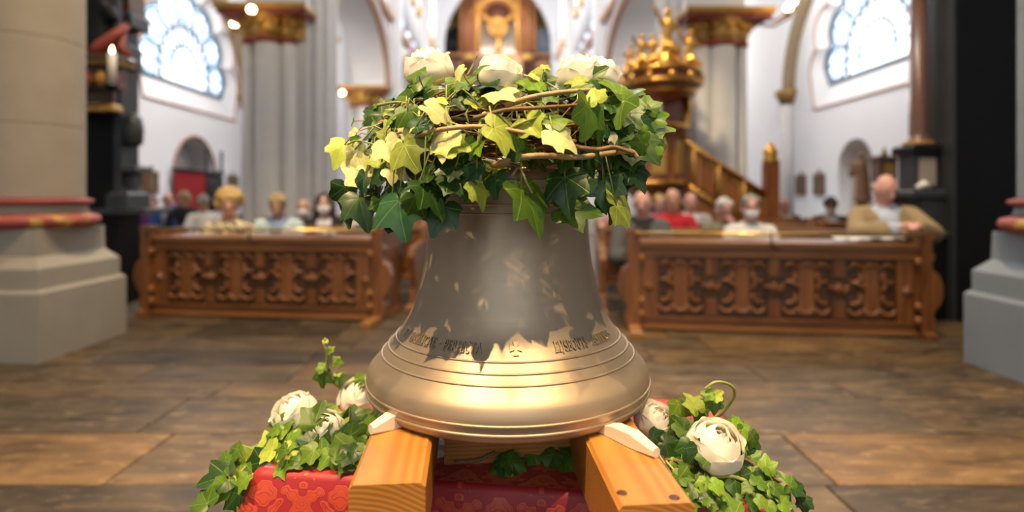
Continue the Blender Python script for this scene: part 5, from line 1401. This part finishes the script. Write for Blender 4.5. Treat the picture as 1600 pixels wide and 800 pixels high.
for k in range(185):
    u_ = lrng.gauss(0, 1.25) if k < 130 else lrng.uniform(0, 2 * PI)
    v_ = lrng.uniform(-1.1, 2.6)
    if abs(math.atan2(S(u_), C_(u_)) - .12) < .55 and -.9 < v_ < 1.0 and lrng.random() < .8: continue
    p = torus_pt(u_, v_, Wr * lrng.uniform(.75, 1.3))
    nrm = torus_pt(u_, v_, 1.0, 0) + Vector((lrng.uniform(-.5, .5), lrng.uniform(-.5, .3), lrng.uniform(.0, .7)))
    tip = Vector((S(u_) * .5 + lrng.uniform(-.7, .7), -C_(u_) * .5 + lrng.uniform(-.5, .5), -.8 + lrng.uniform(-.3, 1.0)))
    left = S(u_) < .2
    cl = lrng.choice(('dark', 'dark', 'mid', 'green', 'lime', 'teal', 'pale') if left else ('dark', 'dark', 'mid', 'mid', 'green', 'teal'))
    place_leaf(wreath, p, nrm, tip, lrng.uniform(.026, .046), cl)
for k in range(70):   # small leaves and loose stalks poking out all round
    u_ = lrng.uniform(-1.9, 1.9); v_ = lrng.uniform(-.5, 2.3)
    if abs(u_ - .1) < .45 and v_ < .9: v_ += 1.2
    p0 = torus_pt(u_, v_, Wr * .8); p1 = torus_pt(u_ + lrng.uniform(-.12, .12), v_, Wr * lrng.uniform(1.15, 1.75)); pm = (p0 + p1) / 2 + Vector((lrng.uniform(-.015, .015), 0, .012))
    MB().tube([p0, pm, p1], [.0014, .0012, .0009], 5).build('leaf_stalk', M[lrng.choice(('stem', 'twig_pale'))], wreath)
    nrm = (p1 - p0).normalized() + Vector((lrng.uniform(-.8, .8), lrng.uniform(-.9, .0), lrng.uniform(-.1, .7)))
    place_leaf(wreath, p1, nrm, Vector((lrng.uniform(-1, 1), lrng.uniform(-.4, .4), lrng.uniform(-1, .6))), lrng.uniform(.014, .030), lrng.choice(('dark', 'mid', 'green', 'lime', 'green', 'pale') if u_ < .2 else ('dark', 'mid', 'mid', 'green', 'lime')))
for k in range(14):   # loose tendrils looping across the front
    u_ = lrng.uniform(-.9, .9); v_ = lrng.uniform(-.6, 1.2); pts = [torus_pt(u_ + j * .07 * (1 if k % 2 else -1), v_ + .35 * S(j * .9 + k), Wr * (1.05 + .12 * S(j * 1.1 + k))) for j in range(8)]
    MB().tube(pts, [.0016 - .0001 * j for j in range(8)], 5).build('tendril', M[('stem', 'twig_pale', 'twig')[k % 3]], wreath)
for k in range(16):   # hanging sprigs at the two ends of the wreath
    sd = -1 if k % 2 else 1
    u_ = sd * lrng.uniform(.75, 1.75); p = torus_pt(u_, -.6, Wr * 1.15) + Vector((0, 0, -lrng.uniform(.0, .07)))
    place_leaf(wreath, p, Vector((S(u_), -C_(u_), .3)), Vector((S(u_) * .3, lrng.uniform(-.3, .3), -1)), lrng.uniform(.032, .05), lrng.choice(('dark', 'mid', 'teal')))

# ---- roses
def petal_mat():
    m, nt, p = nodes('cream_rose_petal')
    uv = N(nt, 'ShaderNodeUVMap'); sx = N(nt, 'ShaderNodeSeparateXYZ'); nt.links.new(uv.outputs[0], sx.inputs[0])
    mr = N(nt, 'ShaderNodeMapRange'); mr.inputs[1].default_value = .0; mr.inputs[2].default_value = .55; nt.links.new(sx.outputs[1], mr.inputs[0])
    c = mixc(nt, mr.outputs[0], (.74, .66, .26), (.90, .85, .72))
    nt.links.new(c, p.inputs['Base Color']); p.inputs['Roughness'].default_value = .55
    tr = N(nt, 'ShaderNodeBsdfTranslucent'); nt.links.new(c, tr.inputs[0])
    mx = N(nt, 'ShaderNodeMixShader'); mx.inputs[0].default_value = .22
    nt.links.new(p.outputs[0], mx.inputs[1]); nt.links.new(tr.outputs[0], mx.inputs[2]); nt.links.new(mx.outputs[0], nt.nodes['Material Output'].inputs['Surface'])
    return m
M['petal'] = petal_mat()
def petal_mesh(rmax, h, span, open_, curl, seed):
    nu, nv = 12, 9; rg = random.Random(seed); vs = []; uvs = []
    for j in range(nv + 1):
        v = j / nv
        for i in range(nu + 1):
            w_ = i / nu * 2 - 1
            prof_r = rmax * (.22 + .78 * math.sqrt(max(0, 1 - (max(0, .45 - v) / .45) ** 2))) * (1 - (1 - open_) * (max(0, v - .40) / .60) ** 1.8)
            width = span * (.45 + .55 * S(PI * (.15 + .55 * min(v, .95)))) * (1 if v < .75 else 1 - ((v - .75) / .25) ** 2.6 * .42)
            a = w_ * width / 2
            top = h * (v - .10 * w_ * w_ * v * v + .035 * S(3.1 * w_ + seed) * v * v)
            edge = curl * max(0, v - .72) / .28
            r = prof_r + rmax * edge * (.22 + .15 * w_ * w_) + .04 * rmax * w_ * w_ + rmax * .02 * S(7 * w_ + seed * 2) * v
            z = top - edge * h * .07
            vs.append((r * S(a), -r * C_(a), z)); uvs.append((i / nu, v))
    fs = [(j * (nu + 1) + i, j * (nu + 1) + i + 1, (j + 1) * (nu + 1) + i + 1, (j + 1) * (nu + 1) + i) for j in range(nv) for i in range(nu)]
    me = MB().add(vs, fs, True).mesh('petal', M['petal'])
    ul = me.uv_layers.new(name='UVMap')
    for lp in me.loops: ul.data[lp.index].uv = uvs[lp.vertex_index]
    return me
LAY = [(.30, 1.50, R(210), .25, .0, 3), (.50, 1.54, R(190), .30, .0, 3), (.70, 1.54, R(170), .42, .02, 4), (.87, 1.48, R(165), .58, .16, 4), (1.0, 1.34, R(165), .74, .42, 4)]
PET = [[petal_mesh(r, h, sp, op, cu, s + 10 * k) for s in range(3)] for k, (r, h, sp, op, cu, n) in enumerate(LAY)]
sepal = MB().add([(0, 0, 0), (-.12, -.30, .10), (.12, -.30, .10), (-.10, -.62, .02), (.10, -.62, .02), (0, -.95, -.12)], [(0, 1, 2), (1, 3, 4, 2), (3, 5, 4)], True).mesh('sepal', M['stem'])
hipm = MB().lathe([(.05, -.55), (.06, -.2), (.16, -.12), (.20, .02), (.10, .10)], 12).mesh('rose_stem', M['stem'])
rrng = random.Random(21)
def rose(px, py, d, rpx, label, tilt=(0, 0), grp='cream roses'):
    s = 1.08 * rpx / F_PX * d; p = at(px, py, d)
    t = tag(empty('rose', p), label, 'rose', grp)
    q = Euler((R(tilt[0]), R(tilt[1]), rrng.uniform(0, 6)), 'XYZ')
    t.rotation_euler = (R(tilt[0]), R(tilt[1]), 0)
    spin = rrng.uniform(0, 6)
    for k, (r, h, sp, op, cu, n) in enumerate(LAY):
        for i in range(n):
            link('petal', rrng.choice(PET[k]), t, None, (0, 0, -s * .62 + s * .02 * k), (R(rrng.uniform(-4, 4)), R(rrng.uniform(-4, 4)), spin + k * .7 + 2 * PI * i / n), s)
    for i in range(5): link('sepal', sepal, t, None, (0, 0, -s * .60), (0, 0, 2 * PI * i / 5), s)
    link('rose_stem', hipm, t, None, (0, 0, -s * .58), None, s)
    return t
rose(671, 114, 1.04, 36, 'cream rose on top of the wreath at the left', (14, -8))
rose(780, 122, .93, 33, 'cream rose on top of the wreath in the middle', (32, 18))
rose(906, 122, .99, 34, 'cream rose on top of the wreath at the right, facing upward', (20, -6))
rose(936, 122, 1.05, 30, 'cream rose half hidden behind the rightmost rose of the wreath', (8, 20))
rose(464, 650, 1.12, 32, 'cream rose farthest left beside the beams', (22, -24))
rose(560, 626, 1.24, 30, 'cream rose behind, tucked against the left of the bell rim', (25, 22))
rose(512, 672, 1.07, 25, 'small cream rose low among the left ivy leaves', (40, -10))
rose(1020, 660, 1.06, 28, 'cream rose tucked against the right of the bell rim', (28, 24))
rose(1116, 702, .95, 40, 'wide open cream rose on the right of the table', (28, 8))

# ---- garlands on the table
def table_pt(px, py, h=0.): return at(px, py, F_PX * (CAM_H - TZ - h) / (py - HY))
def garland(label, origin): return tag(empty('ivy_garland', origin), label, 'garland', 'ivy garlands on the table')
GO = table_pt(500, 700); gl_ = garland('ivy garland with pale leaves on the left of the red cloth', GO)
def vine3(parent, P, rad, mat, origin, r1=None):
    P = [Vector(p) - origin for p in P]; pts = []
    for i in range(len(P) - 1):
        p0, p1, p2, p3 = P[max(i - 1, 0)], P[i], P[i + 1], P[min(i + 2, len(P) - 1)]
        for k in range(5):
            t_ = k / 5
            pts.append(.5 * ((2 * p1) + (p2 - p0) * t_ + (2 * p0 - 5 * p1 + 4 * p2 - p3) * t_ ** 2 + (3 * p1 - p0 - 3 * p2 + p3) * t_ ** 3))
    pts.append(P[-1]); n = len(pts) - 1; r1 = r1 or rad * .6
    MB().tube(pts, [rad + (r1 - rad) * i / n for i in range(n + 1)], 7).build('vine', M[mat], parent)
vine(gl_, [(560, 718, 1.01), (520, 713, 1.01), (470, 701, 1.03), (430, 706, 1.04), (395, 722, 1.03), (375, 738, 1.02)], .0034, 'twig_pale', GO)
vine(gl_, [(545, 726, 1.0), (500, 716, 1.0), (440, 718, 1.02), (400, 740, 1.01), (350, 762, .99), (325, 782, .98), (312, 812, .97)], .0034, 'twig_pale', GO)
vine(gl_, [(380, 735, 1.03), (372, 765, 1.0), (372, 800, .98), (378, 830, .97)], .003, 'twig', GO)
vine(gl_, [(335, 772, .985), (322, 800, .98), (318, 820, .97)], .0025, 'stem', GO)
vine(gl_, [(545, 614, 1.24), (530, 605, 1.23), (515, 590, 1.22), (511, 575, 1.21), (511, 550, 1.20), (505, 537, 1.20), (508, 530, 1.19)], .0042, 'stem', GO, r1=.002)
vine(gl_, [(538, 608, 1.24), (548, 597, 1.23), (560, 592, 1.23)], .002, 'stem', GO)
for e in [(502, 572, 1.21, 16, 120, 'green'), (503, 592, 1.21, 26, -95, 'mid'), (517, 546, 1.20, 12, 60, 'green'), (529, 564, 1.21, 15, 10, 'green'), (532, 594, 1.22, 18, -80, 'green'), (562, 597, 1.23, 20, -20, 'green'), (508, 532, 1.19, 8, 100, 'lime'), (528, 582, 1.21, 10, 80, 'lime'),
          (336, 748, .99, 44, 200, 'dark'), (318, 778, .97, 34, 130, 'mid'), (372, 720, 1.04, 36, 170, 'lime'), (385, 712, 1.05, 38, 120, 'green'), (410, 695, 1.06, 36, 150, 'green'), (428, 690, 1.06, 34, 60, 'lime'), (362, 742, 1.02, 34, 200, 'green'),
          (420, 722, 1.02, 40, -70, 'green'), (395, 740, 1.01, 52, -110, 'dark'), (372, 788, .98, 40, -80, 'dark'), (345, 770, .985, 34, -120, 'green'), (382, 770, .99, 36, -90, 'mid'), (450, 668, 1.08, 38, 200, 'green'), (455, 690, 1.06, 36, 30, 'green'),
          (470, 695, 1.05, 34, -40, 'lime'), (497, 648, 1.06, 42, 70, 'mid'), (510, 640, 1.09, 26, 40, 'green'), (493, 690, 1.04, 46, -80, 'dark'), (518, 700, 1.02, 36, -60, 'mid'), (545, 665, 1.08, 46, 80, 'dark'), (555, 650, 1.12, 38, 50, 'mid'),
          (540, 690, 1.03, 42, 30, 'dark'), (560, 685, 1.03, 36, -20, 'mid'), (485, 725, 1.00, 52, -150, 'mid'), (500, 728, 1.00, 44, -20, 'mid'), (535, 722, .99, 56, -110, 'green'), (550, 715, 1.0, 40, -40, 'mid'), (530, 662, 1.08, 30, 110, 'lime'),
          (570, 668, 1.06, 34, 160, 'green'), (452, 730, 1.0, 24, 180, 'lime'), (465, 712, 1.02, 36, 150, 'mid'), (400, 728, 1.02, 34, 100, 'mid'), (580, 655, 1.10, 30, 90, 'dark'), (440, 676, 1.08, 30, 100, 'lime')]:
    img_leaf(gl_, *e[:3], e[3] * .98, *e[4:], lrng.uniform(0, 45), lrng.uniform(-35, 35), GO)
for k in range(60):
    px, py = lrng.uniform(430, 575), lrng.uniform(668, 735)
    if px < 600 - (py - 600) * 1.6 - 20 and False: continue
    p = table_pt(px, py, .004) + Vector((0, 0, lrng.uniform(.0, .035)))
    place_leaf(gl_, p - GO, Vector((lrng.uniform(-.6, .6), -.7, .9)), Vector((lrng.uniform(-1, 1), lrng.uniform(-1, .3), lrng.uniform(-.3, .3))), lrng.uniform(.020, .034), lrng.choice(('dark', 'mid', 'mid', 'green', 'green', 'lime')))
for k in range(26):
    p = table_pt(lrng.uniform(380, 470), lrng.uniform(715, 740), .0) + Vector((lrng.uniform(-.06, -.005), lrng.uniform(-.01, .12), lrng.uniform(-.05, .03)))
    if p.x > -.44: p.z = TZ + abs(p.z - TZ)
    place_leaf(gl_, p - GO, Vector((-.4, -.7, .7)), Vector((-.6 + lrng.uniform(-.6, .6), lrng.uniform(-.5, .5), -.4)), lrng.uniform(.022, .036), lrng.choice(('dark', 'mid', 'green', 'green', 'lime')))

GO2 = table_pt(1110, 740); gr_ = garland('ivy garland of small leaves on the right of the red cloth', GO2)
vine(gr_, [(1030, 690, 1.03), (1060, 676, 1.04), (1095, 664, 1.05), (1120, 652, 1.05), (1140, 630, 1.04), (1148, 612, 1.03), (1138, 600, 1.02), (1118, 597, 1.01), (1101, 608, 1.01)], .0042, 'stem', GO2, r1=.0022)
vine(gr_, [(1105, 652, 1.04), (1098, 642, 1.04), (1088, 634, 1.04)], .002, 'stem', GO2)
vine(gr_, [(1040, 718, .97), (1080, 722, .95), (1120, 716, .93), (1160, 716, .93), (1190, 735, .93), (1215, 750, .92), (1240, 765, .92), (1255, 790, .92)], .0032, 'twig', GO2, r1=.002)
vine(gr_, [(1060, 760, .93), (1100, 748, .92), (1145, 745, .91), (1180, 760, .91), (1210, 778, .91), (1240, 800, .91)], .0040, 'stem', GO2)
vine(gr_, [(1165, 715, .95), (1150, 690, .96), (1158, 672, .96)], .002, 'twig', GO2)
vine(gr_, [(1205, 748, .92), (1215, 770, .92), (1232, 790, .92)], .002, 'twig', GO2); vine(gr_, [(1235, 762, .92), (1250, 775, .92), (1252, 795, .92)], .002, 'twig', GO2)
vine(gr_, [(1040, 720, .93), (1070, 752, .90), (1095, 772, .89), (1120, 800, .88)], .0022, 'stem', GO2); vine(gr_, [(1050, 735, .93), (1080, 765, .9), (1130, 790, .88)], .0022, 'stem', GO2)
vine(gr_, [(1022, 700, .95), (1050, 742, .92), (1075, 790, .88)], .002, 'stem', GO2)
for e in [(1084, 628, 1.04, 30, 100, 'lime'), (1064, 645, 1.05, 34, -90, 'green'), (1098, 645, 1.04, 28, -60, 'mid'), (1116, 634, 1.02, 24, -90, 'mid'), (1122, 616, 1.01, 18, 30, 'lime'), (1106, 614, 1.01, 18, 160, 'green'), (1128, 624, 1.02, 14, -30, 'green'), (1054, 672, 1.02, 36, 170, 'mid'),
          (1066, 664, 1.02, 30, 100, 'mid'), (1030, 690, 1.0, 30, -30, 'dark'), (1050, 700, .98, 32, -40, 'dark'), (1076, 706, .93, 32, -100, 'dark'), (1095, 712, .92, 36, -80, 'dark'), (1100, 705, .92, 30, 120, 'mid'), (1148, 665, .97, 30, 150, 'green'), (1160, 668, .97, 30, 20, 'green'), (1160, 682, .96, 26, -80, 'mid'),
          (1180, 690, .95, 24, -60, 'mid'), (1180, 700, .95, 22, -90, 'dark'), (1170, 706, .95, 28, 90, 'mid'), (1196, 725, .93, 26, 100, 'green'), (1202, 732, .93, 24, -40, 'green'), (1230, 752, .92, 24, 110, 'mid'), (1248, 760, .92, 24, 20, 'dark'), (1255, 778, .92, 24, -60, 'dark'), (1258, 790, .92, 22, -90, 'dark'),
          (1208, 760, .92, 26, -110, 'mid'), (1232, 772, .92, 20, -60, 'green'), (1160, 730, .93, 30, -60, 'mid'), (1175, 745, .92, 26, -90, 'dark'), (1140, 735, .92, 32, 30, 'green'), (1105, 765, .90, 34, 160, 'green'), (1120, 772, .89, 34, -30, 'green'), (1160, 765, .90, 38, -60, 'dark'), (1185, 780, .90, 40, -90, 'mid'),
          (1075, 780, .88, 44, -70, 'green'), (1070, 760, .89, 40, -60, 'green'), (1130, 800, .87, 44, 150, 'green'), (1200, 800, .90, 40, -60, 'mid')]:
    img_leaf(gr_, *e[:3], e[3] * .98, *e[4:], lrng.uniform(0, 45), lrng.uniform(-35, 35), GO2)
for k in range(135):
    py = lrng.uniform(692, 800); px = lrng.uniform(1040 + max(0, py - 740) * .4, 1150 + (py - 690) * .75)
    p = table_pt(px, py, .002) + Vector((0, 0, lrng.uniform(.0, .030)))
    place_leaf(gr_, p - GO2, Vector((lrng.uniform(-.6, .6), -.6, .9)), Vector((lrng.uniform(-1, 1), lrng.uniform(-1, .3), lrng.uniform(-.3, .4))), lrng.uniform(.013, .026), lrng.choice(('dark', 'dark', 'mid', 'mid', 'green', 'green', 'lime')))
# a few sprigs in the shade between the beams
GO3 = Vector((0, 1.0, TZ)); gm = garland('sparse ivy sprig in the shade between the beams', GO3)
vine3(gm, [(-.10, .985, TZ + .012), (-.06, .99, TZ + .014), (-.03, 1.0, TZ + .024)], .004, 'twig', GO3)
for k in range(14):
    place_leaf(gm, Vector((lrng.uniform(-.06, .12), lrng.uniform(-.03, .03), lrng.uniform(.008, .02))), Vector((lrng.uniform(-.4, .4), -.6, .8)), Vector((lrng.uniform(-1, 1), -.5, -.1)), lrng.uniform(.024, .036), lrng.choice(('dark', 'mid', 'mid')))
